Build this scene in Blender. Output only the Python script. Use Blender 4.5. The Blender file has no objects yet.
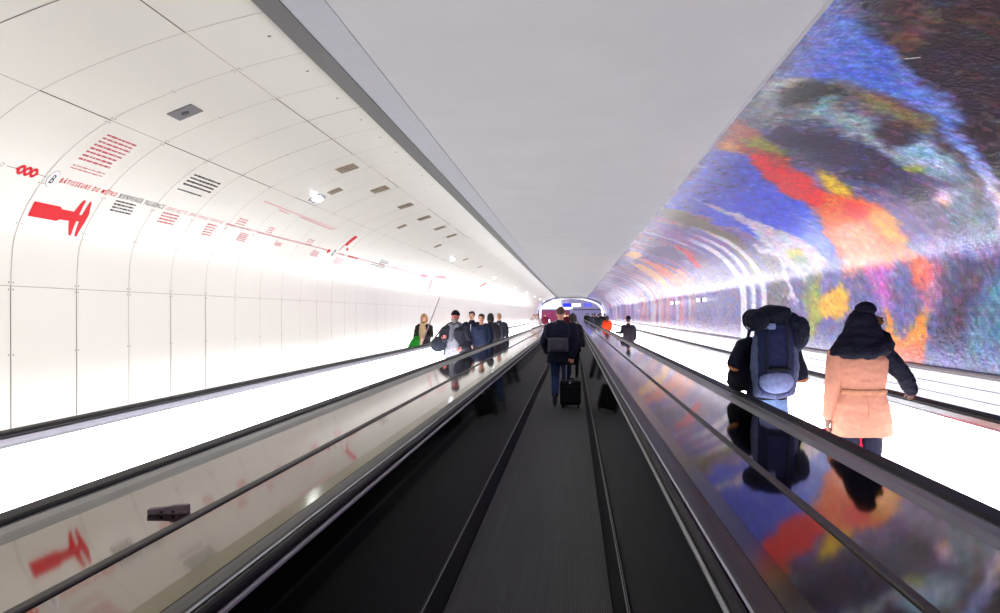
# Long vaulted metro corridor with moving walkways, built from scratch (Blender 4.5)
import bpy, bmesh, math, random
import numpy as np
from mathutils import Vector, Matrix, noise as mnoise
random.seed(7)
rng = np.random.default_rng(3)
SC = bpy.context.scene
COL = SC.collection
PI = math.pi

# ------------------------------------------------------------------ materials
def lin(c):
    out = []
    for v in c[:3]:
        v = v / 255.0
        out.append(v / 12.92 if v <= 0.04045 else ((v + 0.055) / 1.055) ** 2.4)
    return tuple(out) + (1.0,)

MATS = {}
def mat(name, rgb, rough=0.6, metal=0.0, spec=0.5, var=0.08, scale=12.0, emit=0.0, bump=0.0, emit_rgb=None, stretch=None):
    """Principled material whose colour is gently varied by object-space noise."""
    if name in MATS:
        return MATS[name]
    m = bpy.data.materials.new(name)
    m.use_nodes = True
    nt = m.node_tree
    b = nt.nodes['Principled BSDF']
    tc = nt.nodes.new('ShaderNodeTexCoord')
    nz = nt.nodes.new('ShaderNodeTexNoise')
    nz.inputs['Scale'].default_value = scale
    nz.inputs['Detail'].default_value = 3
    src = tc.outputs['Object']
    if stretch:
        mp = nt.nodes.new('ShaderNodeMapping')
        mp.inputs['Scale'].default_value = stretch
        nt.links.new(src, mp.inputs['Vector'])
        src = mp.outputs['Vector']
    nt.links.new(src, nz.inputs['Vector'])
    rp = nt.nodes.new('ShaderNodeValToRGB')
    c = lin(rgb)
    rp.color_ramp.elements[0].position = 0.25
    rp.color_ramp.elements[1].position = 0.75
    rp.color_ramp.elements[0].color = tuple(max(0, v * (1 - var)) for v in c[:3]) + (1,)
    rp.color_ramp.elements[1].color = tuple(min(1, v * (1 + var)) for v in c[:3]) + (1,)
    nt.links.new(nz.outputs['Fac'], rp.inputs['Fac'])
    nt.links.new(rp.outputs['Color'], b.inputs['Base Color'])
    b.inputs['Roughness'].default_value = rough
    b.inputs['Metallic'].default_value = metal
    b.inputs['Specular IOR Level'].default_value = spec
    if emit:
        b.inputs['Emission Color'].default_value = lin(emit_rgb or rgb)
        b.inputs['Emission Strength'].default_value = emit
    if bump:
        bp = nt.nodes.new('ShaderNodeBump')
        bp.inputs['Strength'].default_value = bump
        bp.inputs['Distance'].default_value = 0.01
        nt.links.new(nz.outputs['Fac'], bp.inputs['Height'])
        nt.links.new(bp.outputs['Normal'], b.inputs['Normal'])
    MATS[name] = m
    return m

def cloth(name, rgb, var=0.22, rough=0.85):
    return mat('cloth_' + name, rgb, rough=rough, spec=0.2, var=var, scale=28, bump=0.25)

# ------------------------------------------------------------------ object helpers
def link(name, me, m=None, parent=None, smooth=False):
    o = bpy.data.objects.new(name, me)
    COL.objects.link(o)
    if m is not None:
        me.materials.append(m)
    if parent is not None:
        o.parent = parent
    if smooth:
        me.polygons.foreach_set('use_smooth', [True] * len(me.polygons))
    return o

def from_bm(name, bm, m=None, parent=None, smooth=False):
    bmesh.ops.recalc_face_normals(bm, faces=bm.faces)
    me = bpy.data.meshes.new(name)
    bm.to_mesh(me)
    bm.free()
    return link(name, me, m, parent, smooth)

def tag(o, label=None, cat=None, group=None, kind=None):
    if label: o['label'] = label
    if cat: o['category'] = cat
    if group: o['group'] = group
    if kind: o['kind'] = kind
    return o

def thing(name, label, cat, loc=(0, 0, 0), rz=0.0, group=None):
    o = bpy.data.objects.new(name, None)
    o.empty_display_size = 0.2
    COL.objects.link(o)
    o.location = loc
    o.rotation_euler = (0, 0, rz)
    return tag(o, label, cat, group)

def prism(bm, prof, y0, y1, closed=True):
    """Extrude an XZ outline along Y."""
    a = [bm.verts.new((x, y0, z)) for x, z in prof]
    b = [bm.verts.new((x, y1, z)) for x, z in prof]
    n = len(prof)
    for i in range(n if closed else n - 1):
        j = (i + 1) % n
        bm.faces.new((a[i], a[j], b[j], b[i]))
    if closed:
        bm.faces.new(a)
        bm.faces.new(list(reversed(b)))

def box(bm, c, s, rz=0.0, rx=0.0, bevel=0.0):
    M = Matrix.Translation(c) @ Matrix.Rotation(rz, 4, 'Z') @ Matrix.Rotation(rx, 4, 'X') @ Matrix.Diagonal((s[0], s[1], s[2], 1))
    r = bmesh.ops.create_cube(bm, size=1.0, matrix=M)
    if bevel:
        es = set()
        for v in r['verts']:
            es.update(v.link_edges)
        bmesh.ops.bevel(bm, geom=list(es), offset=bevel, segments=3, profile=0.6, affect='EDGES')

def ell(bm, c, r, rot=None, sub=2):
    M = Matrix.Translation(c)
    if rot is not None:
        M = M @ rot.to_4x4()
    M = M @ Matrix.Diagonal((r[0], r[1], r[2], 1))
    bmesh.ops.create_icosphere(bm, subdivisions=sub, radius=1.0, matrix=M)

def tube(bm, pts, radii, seg=12):
    """Closed round tube through points, rounded ends."""
    pts = [Vector(p) for p in pts]
    if not hasattr(radii, '__len__'):
        radii = [radii] * len(pts)
    P, R, T = [], [], []
    n = len(pts)
    tang = []
    for i in range(n):
        t = (pts[min(i + 1, n - 1)] - pts[max(i - 1, 0)]).normalized()
        tang.append(t)
    for f in (0.97, 0.72, 0.38):
        P.append(pts[0] - tang[0] * radii[0] * f * 0.9); R.append(radii[0] * math.sqrt(1 - f * f)); T.append(tang[0])
    for i in range(n):
        P.append(pts[i]); R.append(radii[i]); T.append(tang[i])
    for f in (0.38, 0.72, 0.97):
        P.append(pts[-1] + tang[-1] * radii[-1] * f * 0.9); R.append(radii[-1] * math.sqrt(1 - f * f)); T.append(tang[-1])
    up = Vector((0, 0, 1)) if abs(T[0].z) < 0.9 else Vector((1, 0, 0))
    side = T[0].cross(up).normalized()
    rings = []
    for p, r, t in zip(P, R, T):
        side = (side - t * side.dot(t)).normalized()
        w = t.cross(side)
        rings.append([bm.verts.new(p + (side * math.cos(2 * PI * k / seg) + w * math.sin(2 * PI * k / seg)) * r) for k in range(seg)])
    for a, b in zip(rings, rings[1:]):
        for k in range(seg):
            bm.faces.new((a[k], a[(k + 1) % seg], b[(k + 1) % seg], b[k]))
    bm.faces.new(list(reversed(rings[0])))
    bm.faces.new(rings[-1])

def loft(bm, secs, seg=24, power=2.0):
    """Horizontal super-ellipse sections (cx, cy, cz, rx, ry)."""
    rings = []
    for cx, cy, cz, rx, ry in secs:
        ring = []
        for k in range(seg):
            a = 2 * PI * k / seg
            ca, sa = math.cos(a), math.sin(a)
            e = 2.0 / power
            ring.append(bm.verts.new((cx + rx * math.copysign(abs(ca) ** e, ca), cy + ry * math.copysign(abs(sa) ** e, sa), cz)))
        rings.append(ring)
    for a, b in zip(rings, rings[1:]):
        for k in range(seg):
            bm.faces.new((a[k], a[(k + 1) % seg], b[(k + 1) % seg], b[k]))
    bm.faces.new(list(reversed(rings[0])))
    bm.faces.new(rings[-1])

def fuse(name, bm, m, parent, voxel=0.012, smooth=4, wrinkle=0.0, wscale=9.0, seed=0.0, k=1.0):
    """Join overlapping closed shells into one continuous skin."""
    bmesh.ops.recalc_face_normals(bm, faces=bm.faces)
    me = bpy.data.meshes.new('tmp')
    bm.to_mesh(me)
    bm.free()
    o = bpy.data.objects.new('tmp', me)
    COL.objects.link(o)
    md = o.modifiers.new('r', 'REMESH')
    md.mode = 'VOXEL'
    md.voxel_size = voxel
    if smooth:
        ms = o.modifiers.new('s', 'SMOOTH')
        ms.factor = 0.5
        ms.iterations = smooth
    dg = bpy.context.evaluated_depsgraph_get()
    me2 = bpy.data.meshes.new_from_object(o.evaluated_get(dg))
    bpy.data.objects.remove(o)
    bpy.data.meshes.remove(me)
    nv = len(me2.vertices)
    P = np.empty(nv * 3, np.float32)
    me2.vertices.foreach_get('co', P)
    P = P.reshape(-1, 3)
    if wrinkle:
        N = np.empty(nv * 3, np.float32)
        me2.vertex_normals.foreach_get('vector', N)
        d = np.empty(nv, np.float32)
        for i, (x, y, z) in enumerate(P.tolist()):
            q = Vector((x * wscale, y * wscale, z * wscale * 1.7 + seed))
            d[i] = mnoise.noise(q) + 0.5 * mnoise.noise(q * 2.3)
        P = P + N.reshape(-1, 3) * (wrinkle * d)[:, None]
    P = P * k
    me2.vertices.foreach_set('co', np.ascontiguousarray(P, np.float32).ravel())
    me2.update()
    me2.name = name
    me2.materials.clear()
    return link(name, me2, m, parent, True)

# ------------------------------------------------------------------ tunnel cross-section
CX = -0.25                    # corridor axis
EYE = 1.65
KEY = [(5.25,0.0),(5.25,1.05),(5.25,1.98),(5.20,2.46),(4.98,2.90),(4.68,3.25),(4.27,3.55),(3.68,3.82),(3.01,4.05),(2.2,4.25),(1.2,4.41),(0,4.47)]
def dense(n=14):
    P = [KEY[0]] + KEY + [(-1.2, 4.41)]
    out = []
    for i in range(1, len(P) - 2):
        p0, p1, p2, p3 = P[i - 1:i + 3]
        for k in range(n):
            t = k / n
            out.append(tuple(.5*(2*b+(c-a)*t+(2*a-5*b+4*c-d)*t*t+(-a+3*b-3*c+d)*t**3) for a, b, c, d in zip(p0, p1, p2, p3)))
    out.append(KEY[-1])
    return out
PR = dense()
ARC = [0.0]
for a_, b_ in zip(PR, PR[1:]):
    ARC.append(ARC[-1] + math.dist(a_, b_))
def wall(side, y, s, off=0.0):
    """Point on the vault: side -1 left / +1 right, y along the corridor, s arc length up from the floor."""
    s = min(max(s, 0.0), ARC[-1] - 1e-6)
    lo, hi = 0, len(ARC) - 1
    while hi - lo > 1:
        mid = (lo + hi) // 2
        if ARC[mid] <= s: lo = mid
        else: hi = mid
    t = (s - ARC[lo]) / (ARC[hi] - ARC[lo])
    u = PR[lo][0] + t * (PR[hi][0] - PR[lo][0])
    z = PR[lo][1] + t * (PR[hi][1] - PR[lo][1])
    du, dz = PR[hi][0] - PR[lo][0], PR[hi][1] - PR[lo][1]
    L = math.hypot(du, dz)
    nu, nz = -dz / L, du / L
    return Vector((CX + side * (u + nu * off), y, z + nz * off))

TUN0, TUN1 = -4.0, 120.0

# ------------------------------------------------------------------ base materials
M_ENAMEL = None
def enamel():
    m = mat('white_enamel_panels', (226, 224, 212), rough=0.26, spec=0.5, var=0.015, scale=0.8)
    return m
M_ENAMEL = enamel()
M_JOINT = mat('panel_joint_brown', (104, 92, 78), rough=0.8, var=0.25)
M_SOFFIT = mat('soffit_plaster', (205, 205, 206), rough=0.75, spec=0.2, var=0.03, scale=1.1)
M_SOFFIT_EDGE = mat('soffit_bevel_paint', (184, 185, 192), rough=0.6, var=0.03)
M_TRIM_DARK = mat('dark_grey_trim', (84, 84, 86), rough=0.5, var=0.06)
M_FLOOR = mat('pale_stone_floor', (150, 148, 150), rough=0.35, var=0.08, scale=3)
M_BLACKGLASS = mat('black_glass_panel', (7, 8, 12), rough=0.05, spec=0.3, var=0.2, scale=1.5)
M_LIT = mat('backlit_white_glass', (250, 250, 252), rough=0.3, var=0.01, emit=4.5, emit_rgb=(252, 250, 254))
M_LIT_OUT = mat('backlit_outer_glass', (250, 250, 252), rough=0.3, var=0.01, emit=3.5, emit_rgb=(252, 250, 254))
M_RUBBER = mat('black_handrail_rubber', (17, 17, 20), rough=0.55, spec=0.22, var=0.15, scale=4)
M_ALU = mat('aluminium_trim', (176, 178, 184), rough=0.28, metal=1.0, var=0.05)
M_STEEL_BEVEL = mat('brushed_steel_bevel', (150, 150, 148), rough=0.42, metal=1.0, var=0.06, scale=3, stretch=(30, 0.3, 30))
M_DARK_BEVEL = mat('dark_satin_bevel', (56, 56, 55), rough=0.5, spec=0.3, metal=0.0, var=0.08, scale=3, stretch=(30, 0.3, 30))
M_STEEL_STRIP = mat('satin_steel_strip', (136, 132, 120), rough=0.12, metal=1.0, var=0.04, scale=3, stretch=(30, 0.3, 30))
M_STEEL_STRIP.node_tree.nodes['Principled BSDF'].inputs['Specular Tint'].default_value = (0.6, 0.58, 0.54, 1)
M_DECK = mat('polished_steel_deck', (158, 153, 148), rough=0.05, metal=1.0, var=0.05, scale=1.2)
M_DECK.node_tree.nodes['Principled BSDF'].inputs['Specular Tint'].default_value = (0.62, 0.60, 0.58, 1)
M_SKIRT = mat('black_skirting', (42, 42, 45), rough=0.6, spec=0.15, var=0.15)
M_BEAD = mat('skirting_bead_grey', (170, 170, 172), rough=0.5, var=0.05)
M_BAR = mat('dark_deck_joint', (58, 54, 52), rough=0.55, var=0.15)
M_DADO = mat('white_lacquered_boards', (240, 240, 245), rough=0.35, var=0.02)
M_CAP = mat('grey_brown_cap_rail', (122, 112, 116), rough=0.4, var=0.06)
M_RED = mat('red_print', (214, 8, 28), rough=0.5, spec=0.2, var=0.04)
M_PALE_RED = mat('pale_red_print', (200, 92, 102), rough=0.4, var=0.04)
M_FAINT_RED = mat('faint_red_print', (222, 140, 146), rough=0.4, var=0.04)
M_BLACK = mat('black_print', (50, 42, 42), rough=0.4, var=0.05)
M_WHITE = mat('white_print', (244, 242, 242), rough=0.35, var=0.01)
M_GREY_PRINT = mat('grey_print', (150, 132, 136), rough=0.4, var=0.03)

def belt_material():
    m = bpy.data.materials.new('ribbed_rubber_belt')
    m.use_nodes = True
    nt = m.node_tree
    b = nt.nodes['Principled BSDF']
    tc = nt.nodes.new('ShaderNodeTexCoord')
    w = nt.nodes.new('ShaderNodeTexWave')
    w.bands_direction = 'X'
    w.inputs['Scale'].default_value = 22.0
    w.inputs['Distortion'].default_value = 0.0
    nt.links.new(tc.outputs['Object'], w.inputs['Vector'])
    nz = nt.nodes.new('ShaderNodeTexNoise')
    mp = nt.nodes.new('ShaderNodeMapping')
    mp.inputs['Scale'].default_value = (26, 0.5, 1)
    nt.links.new(tc.outputs['Object'], mp.inputs['Vector'])
    nt.links.new(mp.outputs['Vector'], nz.inputs['Vector'])
    nz.inputs['Scale'].default_value = 1.0
    mx = nt.nodes.new('ShaderNodeMix')
    mx.data_type = 'RGBA'
    mx.blend_type = 'MULTIPLY'
    mx.inputs['Factor'].default_value = 1.0
    r1 = nt.nodes.new('ShaderNodeValToRGB')
    r1.color_ramp.elements[0].color = lin((70, 70, 72))
    r1.color_ramp.elements[1].color = lin((104, 104, 105))
    nt.links.new(nz.outputs['Fac'], r1.inputs['Fac'])
    r2 = nt.nodes.new('ShaderNodeValToRGB')
    r2.color_ramp.elements[0].color = (0.35, 0.35, 0.35, 1)
    r2.color_ramp.elements[1].color = (1, 1, 1, 1)
    nt.links.new(w.outputs['Fac'], r2.inputs['Fac'])
    nt.links.new(r1.outputs['Color'], mx.inputs['A'])
    nt.links.new(r2.outputs['Color'], mx.inputs['B'])
    nt.links.new(mx.outputs['Result'], b.inputs['Base Color'])
    b.inputs['Roughness'].default_value = 0.6
    bp = nt.nodes.new('ShaderNodeBump')
    bp.inputs['Strength'].default_value = 0.5
    bp.inputs['Distance'].default_value = 0.006
    nt.links.new(w.outputs['Fac'], bp.inputs['Height'])
    nt.links.new(bp.outputs['Normal'], b.inputs['Normal'])
    return m
M_BELT = belt_material()

# ------------------------------------------------------------------ the setting
def vault_sheet(name, side, y0, y1, m, s_list, ys=None):
    bm = bmesh.new()
    ys = ys or [y0 + (y1 - y0) * i / 40 for i in range(41)]
    rows = []
    for y in ys:
        rows.append([bm.verts.new(wall(side, y, s)) for s in s_list])
    for a, b in zip(rows, rows[1:]):
        for i in range(len(s_list) - 1):
            bm.faces.new((a[i], a[i + 1], b[i + 1], b[i]))
    me = bpy.data.meshes.new(name)
    bm.to_mesh(me)
    bm.free()
    return me

S_FINE = [ARC[-1] * i / 120 for i in range(121)]
me = vault_sheet('wall_left', -1, TUN0, TUN1, None, S_FINE)
wall_left = tag(link('wall_left', me, M_ENAMEL, None, True), kind='structure')

bm = bmesh.new()
box(bm, (CX, 73, -0.11), (12, 154, 0.1))
floor = tag(from_bm('floor', bm, M_FLOOR), kind='structure')

# hanging soffit
bm = bmesh.new()
prism(bm, [(-1.87, 4.02), (1.93, 4.02), (1.93, 4.30), (-1.87, 4.30)], TUN0, TUN1)
ceiling = tag(from_bm('ceiling', bm, M_SOFFIT), kind='structure')
bm = bmesh.new()
prism(bm, [(-1.88, 4.021), (-2.24, 4.045), (-2.24, 4.25), (-1.88, 4.25)], TUN0, TUN1)
from_bm('soffit_bevel', bm, M_SOFFIT_EDGE, ceiling)
bm = bmesh.new()
prism(bm, [(-2.24, 4.035), (-2.50, 4.085), (-2.50, 4.24), (-2.24, 4.24)], TUN0, TUN1)
tag(from_bm('edge_trim', bm, M_TRIM_DARK, ceiling), 'dark grey edge trim along the left side')
bm = bmesh.new()
prism(bm, [(1.93, 4.012), (1.965, 4.012), (1.965, 4.28), (1.93, 4.28)], TUN0, TUN1)
from_bm('edge_trim', bm, M_SOFFIT_EDGE, ceiling)

# back end of the corridor behind the viewer
bm = bmesh.new()
vs = [bm.verts.new((CX + u, TUN0, z)) for u, z in PR] + [bm.verts.new((CX - u, TUN0, z)) for u, z in reversed(PR[:-1])]
bm.faces.new(vs)
tag(from_bm('wall_back', bm, mat('grey_end_wall', (150, 150, 155), rough=0.7)), kind='structure')

# ---- panel joints of the left vault
def strip(bm, side, pts, w, off):
    """A narrow ribbon on the vault following (y, s) points."""
    vs = []
    n = len(pts)
    for i, (y, s) in enumerate(pts):
        a = pts[max(i - 1, 0)]; b = pts[min(i + 1, n - 1)]
        dy, ds = b[0] - a[0], b[1] - a[1]
        L = math.hypot(dy, ds) or 1
        py, ps = -ds / L * w / 2, dy / L * w / 2
        vs.append((bm.verts.new(wall(side, y + py, s + ps, off)), bm.verts.new(wall(side, y - py, s - ps, off))))
    for a, b in zip(vs, vs[1:]):
        bm.faces.new((a[0], b[0], b[1], a[1]))

SEAMS = [1.925, 3.925, 5.255]
bm = bmesh.new()
bmd = bmesh.new()
JOINTS = [7.63 + 1.012 * k for k in range(-10, 108)]
for j, y in enumerate(JOINTS):
    for r, (s0, s1) in enumerate(zip([0.0] + SEAMS, SEAMS + [6.3])):
        strong = random.random() < (0.22 if r else 0.5)
        n = max(2, int((s1 - s0) / 0.12))
        strip(bmd if strong else bm, -1, [(y, s0 + (s1 - s0) * i / n) for i in range(n + 1)], 0.011 if strong else 0.007, 0.002)
for r, s in enumerate(SEAMS):
    for y in JOINTS[:-1]:
        strong = r > 0 and random.random() < 0.33
        strip(bmd if strong else bm, -1, [(y, s), (y + 1.012, s)], 0.012 if strong else 0.006, 0.0021)
tag(from_bm('panel_joint', bm, mat('panel_joint_pale', (150, 138, 126), rough=0.8, var=0.2), wall_left), kind='stuff')
tag(from_bm('open_joint', bmd, M_JOINT, wall_left), 'wider dark gaps between some panels', kind='stuff')
bm = bmesh.new()
for y in JOINTS[10:40]:
    for s in SEAMS + [1.25, 2.55, 3.0, 4.6]:
        for dy in (-0.03, 0.03):
            for ds in ((-0.035, 0.035) if s in SEAMS else (0.0,)):
                strip(bm, -1, [(y + dy - 0.008, s + ds), (y + dy + 0.008, s + ds)], 0.016, 0.004)
tag(from_bm('panel_clip', bm, mat('clip_metal', (140, 128, 112), rough=0.5, metal=0.6), wall_left), kind='stuff')
for k in range(9):
    y = 7.1 + 1.02 * k
    bm = bmesh.new()
    M = Matrix.Translation(wall(-1, y, 5.80, 0.003))
    c = [bm.verts.new(wall(-1, y + 0.018 * math.cos(a), 5.80 + 0.018 * math.sin(a), 0.003)) for a in [2 * PI * i / 12 for i in range(12)]]
    bm.faces.new(c)
    from_bm('bolt_hole', bm, M_BLACK, wall_left)

# ---- printing on the left wall
def decal_poly(name, pts, m, off=0.004):
    bm = bmesh.new()
    f = bm.faces.new([bm.verts.new((y, s, 0)) for y, s in pts])
    bmesh.ops.triangulate(bm, faces=[f])
    lo, hi = min(p[1] for p in pts), max(p[1] for p in pts)
    s = math.floor(lo / 0.04) * 0.04
    while s < hi:
        bmesh.ops.bisect_plane(bm, geom=bm.verts[:] + bm.edges[:] + bm.faces[:], plane_co=(0, s, 0), plane_no=(0, 1, 0))
        s += 0.04
    for v in bm.verts:
        v.co = wall(-1, v.co.x, v.co.y, off)
    return from_bm(name, bm, m, wall_left)

def ring_pts(y, s, r, n=28, ry=None):
    return [(y + (ry or r) * math.cos(2 * PI * i / n), s + r * math.sin(2 * PI * i / n)) for i in range(n)]

def wall_text(name, txt, y0, y1, s, h, m, bold=0.0, shear=0.22, off=0.004):
    cu = bpy.data.curves.new(name, 'FONT')
    cu.body = txt
    cu.size = 1.0
    cu.shear = shear
    cu.offset = bold
    cu.resolution_u = 3
    cu.space_character = 1.45
    o = bpy.data.objects.new(name, cu)
    COL.objects.link(o)
    dg = bpy.context.evaluated_depsgraph_get()
    me = bpy.data.meshes.new_from_object(o.evaluated_get(dg))
    bpy.data.objects.remove(o)
    xs = [v.co.x for v in me.vertices]
    xa, xb = min(xs), max(xs)
    for v in me.vertices:
        v.co = wall(-1, y0 + (v.co.x - xa) / (xb - xa) * (y1 - y0), s + v.co.y / 0.73 * h, off)
    me.name = name
    me.materials.clear()
    return link(name, me, m, wall_left)

def paragraph(name, y0, y1, s_top, s_bot, n, m, ragged=0.08, h=0.022, letters=False):
    """Small print too fine to read: rows of word-length strokes."""
    bm = bmesh.new()
    r = random.Random(hash((round(y0, 2), n)) & 0xffff)
    for i in range(n):
        s = s_top + (s_bot - s_top) * i / max(1, n - 1)
        y = y0
        end = y1 - (y1 - y0) * ragged * r.random() * 2
        while y < end:
            w = min(r.uniform(0.014, 0.03) if letters else r.uniform(0.03, 0.10), end - y)
            strip(bm, -1, [(y, s), (y + w, s)], h * r.uniform(0.7, 1.0), 0.004)
            y += w + (0.012 if r.random() < .85 or not letters else 0.06)
    return from_bm(name, bm, m, wall_left)

CAL = [(7.696,2.799),(8.087,2.799),(8.127,2.775),(8.324,2.775),(8.363,2.925),(8.405,2.926),(8.425,2.753),(8.468,2.753),(8.475,2.925),(8.503,2.923),(8.577,2.781),(8.577,2.682),(8.534,2.504),(8.499,2.506),(8.474,2.674),(8.431,2.675),(8.44,2.506),(8.398,2.507),(8.316,2.662),(8.171,2.66),(8.127,2.637),(7.705,2.637)]
tag(decal_poly('caliper_graphic', CAL, M_RED), 'large red silhouette of a caliper printed on the wall')
decal_poly('letter_disc', ring_pts(7.737, 3.073, 0.100, ry=0.068), M_GREY_PRINT, 0.003)
decal_poly('letter_disc', ring_pts(7.737, 3.073, 0.093, ry=0.062), M_WHITE, 0.004)
wall_text('disc_letter', 'B', 7.708, 7.768, 3.020, 0.105, M_BLACK, bold=0.018, shear=0.15, off=0.006)
wall_text('headline', 'BÂTISSEURS DU MÉTRO', 7.845, 8.815, 3.052, 0.058, M_RED, bold=0.018)
wall_text('headline', 'BIENVENÜE FULGENCE', 8.865, 9.84, 3.050, 0.064, M_BLACK, bold=0.014)
wall_text('headline', 'LOUIS BIETTE', 9.89, 10.42, 3.052, 0.055, M_PALE_RED, bold=0.0)
wall_text('headline', 'JEAN-CAMILLE', 10.48, 11.03, 3.055, 0.052, M_PALE_RED)
wall_text('headline', 'FORMIGÉ', 11.09, 11.50, 3.055, 0.052, M_PALE_RED)
paragraph('headline_small', 11.6, 16.4, 3.072, 3.072, 1, M_FAINT_RED, 0.0, 0.036, True)
paragraph('red_paragraph', 7.83, 8.39, 3.744, 3.374, 8, M_PALE_RED, 0.06, 0.026)
paragraph('red_paragraph', 7.84, 8.38, 3.283, 3.246, 2, M_PALE_RED, 0.1, 0.013)
paragraph('black_paragraph', 8.872, 9.30, 3.008, 2.886, 4, M_BLACK, 0.05, 0.024)
paragraph('red_paragraph', 9.89, 10.30, 3.006, 2.877, 4, M_PALE_RED, 0.04, 0.024)
paragraph('black_paragraph', 9.775, 10.54, 3.655, 3.48, 4, M_BLACK, 0.03, 0.03)
paragraph('black_paragraph', 9.78, 10.40, 3.381, 3.381, 1, M_BLACK, 0.0, 0.02)
paragraph('red_paragraph', 11.104, 11.41, 3.0, 2.836, 5, M_PALE_RED, 0.05, 0.022)
paragraph('red_paragraph', 11.86, 12.19, 3.218, 3.125, 3, M_PALE_RED, 0.05, 0.022)
paragraph('red_paragraph', 12.22, 12.55, 2.988, 2.86, 5, M_PALE_RED, 0.05, 0.02)
paragraph('red_paragraph', 13.04, 13.30, 3.21, 3.12, 3, M_PALE_RED, 0.05, 0.02)
paragraph('red_paragraph', 13.70, 14.1, 2.973, 2.92, 3, M_PALE_RED, 0.2, 0.018)
paragraph('red_paragraph', 15.0, 15.4, 3.2, 3.1, 3, M_PALE_RED, 0.1, 0.018)
paragraph('red_paragraph', 15.6, 16.1, 2.98, 2.88, 4, M_PALE_RED, 0.1, 0.018)
paragraph('red_paragraph', 17.2, 17.8, 2.95, 2.82, 4, M_PALE_RED, 0.1, 0.018)
bm = bmesh.new(); strip(bm, -1, [(12.02, 3.64), (14, 3.62), (15.77, 3.603)], 0.018, 0.004); from_bm('red_rule', bm, M_FAINT_RED, wall_left)
bm = bmesh.new(); strip(bm, -1, [(12.765, 3.577), (13.23, 3.57)], 0.016, 0.004); strip(bm, -1, [(13.73, 3.585), (15.69, 3.557)], 0.016, 0.004); from_bm('red_rule', bm, M_PALE_RED, wall_left)
# chain of three rings on the line before the disc
bm = bmesh.new(); strip(bm, -1, [(7.10, 3.083), (7.22, 3.081)], 0.008, 0.004); strip(bm, -1, [(7.53, 3.078), (7.64, 3.075)], 0.008, 0.004)
from_bm('thin_rule', bm, M_GREY_PRINT, wall_left)
bm = bmesh.new()
for yc in (7.29, 7.375, 7.46):
    o_, i_ = ring_pts(yc, 3.081, 0.055, 20, 0.046), ring_pts(yc, 3.081, 0.022, 20, 0.018)
    vo = [bm.verts.new(wall(-1, y, s, 0.004)) for y, s in o_]; vi = [bm.verts.new(wall(-1, y, s, 0.004)) for y, s in i_]
    for q in range(20):
        bm.faces.new((vo[q], vo[(q + 1) % 20], vi[(q + 1) % 20], vi[q]))
for pts in ([(7.22, 3.081), (7.25, 3.105), (7.25, 3.057)], [(7.53, 3.078), (7.5, 3.105), (7.5, 3.055)]):
    bm.faces.new([bm.verts.new(wall(-1, y, s, 0.004)) for y, s in pts])
tag(from_bm('chain_graphic', bm, M_RED, wall_left), 'red chain of three rings')
wall_text('line_letter', 'D', 7.02, 7.065, 3.06, 0.05, M_GREY_PRINT)
# the next chapter further along
tag(decal_poly('flag_graphic', [(17.121, 3.61), (17.369, 3.60), (17.331, 3.292), (17.16, 3.30), (17.12, 3.133), (17.09, 3.133)], M_RED), 'red flag-like silhouette printed further along the wall')
decal_poly('flag_foot', [(17.40, 3.27), (17.62, 3.22), (17.60, 3.17), (17.44, 3.2)], M_RED)
decal_poly('letter_disc', ring_pts(16.87, 3.05, 0.088, ry=0.062), M_BLACK)
decal_poly('letter_disc', ring_pts(16.87, 3.05, 0.04, ry=0.02), M_WHITE, 0.006)
decal_poly('red_dot', ring_pts(16.5, 3.06, 0.05, ry=0.09), M_RED)
paragraph('headline_small', 17.05, 17.7, 3.06, 3.06, 1, M_PALE_RED, 0.0, 0.05, True)
paragraph('headline_small', 17.9, 18.8, 3.06, 3.06, 1, M_RED, 0.0, 0.05)
bm = bmesh.new(); strip(bm, -1, [(18.9, 3.06), (26, 3.06), (40, 3.06)], 0.02, 0.004); from_bm('red_rule', bm, M_PALE_RED, wall_left)
paragraph('black_paragraph', 20.1, 20.7, 3.06, 3.0, 2, M_BLACK, 0.1, 0.03)
paragraph('black_paragraph', 20.7, 21.6, 3.18, 2.98, 5, M_BLACK, 0.2, 0.03)
paragraph('black_paragraph', 22.5, 23.1, 3.14, 3.0, 3, M_GREY_PRINT, 0.2, 0.03)
decal_poly('red_streak', [(28.7, 2.97), (29.1, 2.97), (29.5, 2.44), (29.3, 2.44)], M_PALE_RED)
decal_poly('red_streak', [(29.0, 3.10), (31.2, 3.16), (31.2, 3.24), (30.2, 3.26), (29.0, 3.16)], M_PALE_RED)
decal_poly('red_streak', [(26.6, 3.0), (27.6, 3.0), (27.6, 3.12), (26.6, 3.1)], M_PALE_RED)
decal_poly('red_streak', [(42.2, 3.25), (42.7, 3.23), (43.5, 3.60), (42.8, 3.62)], M_RED)

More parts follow.
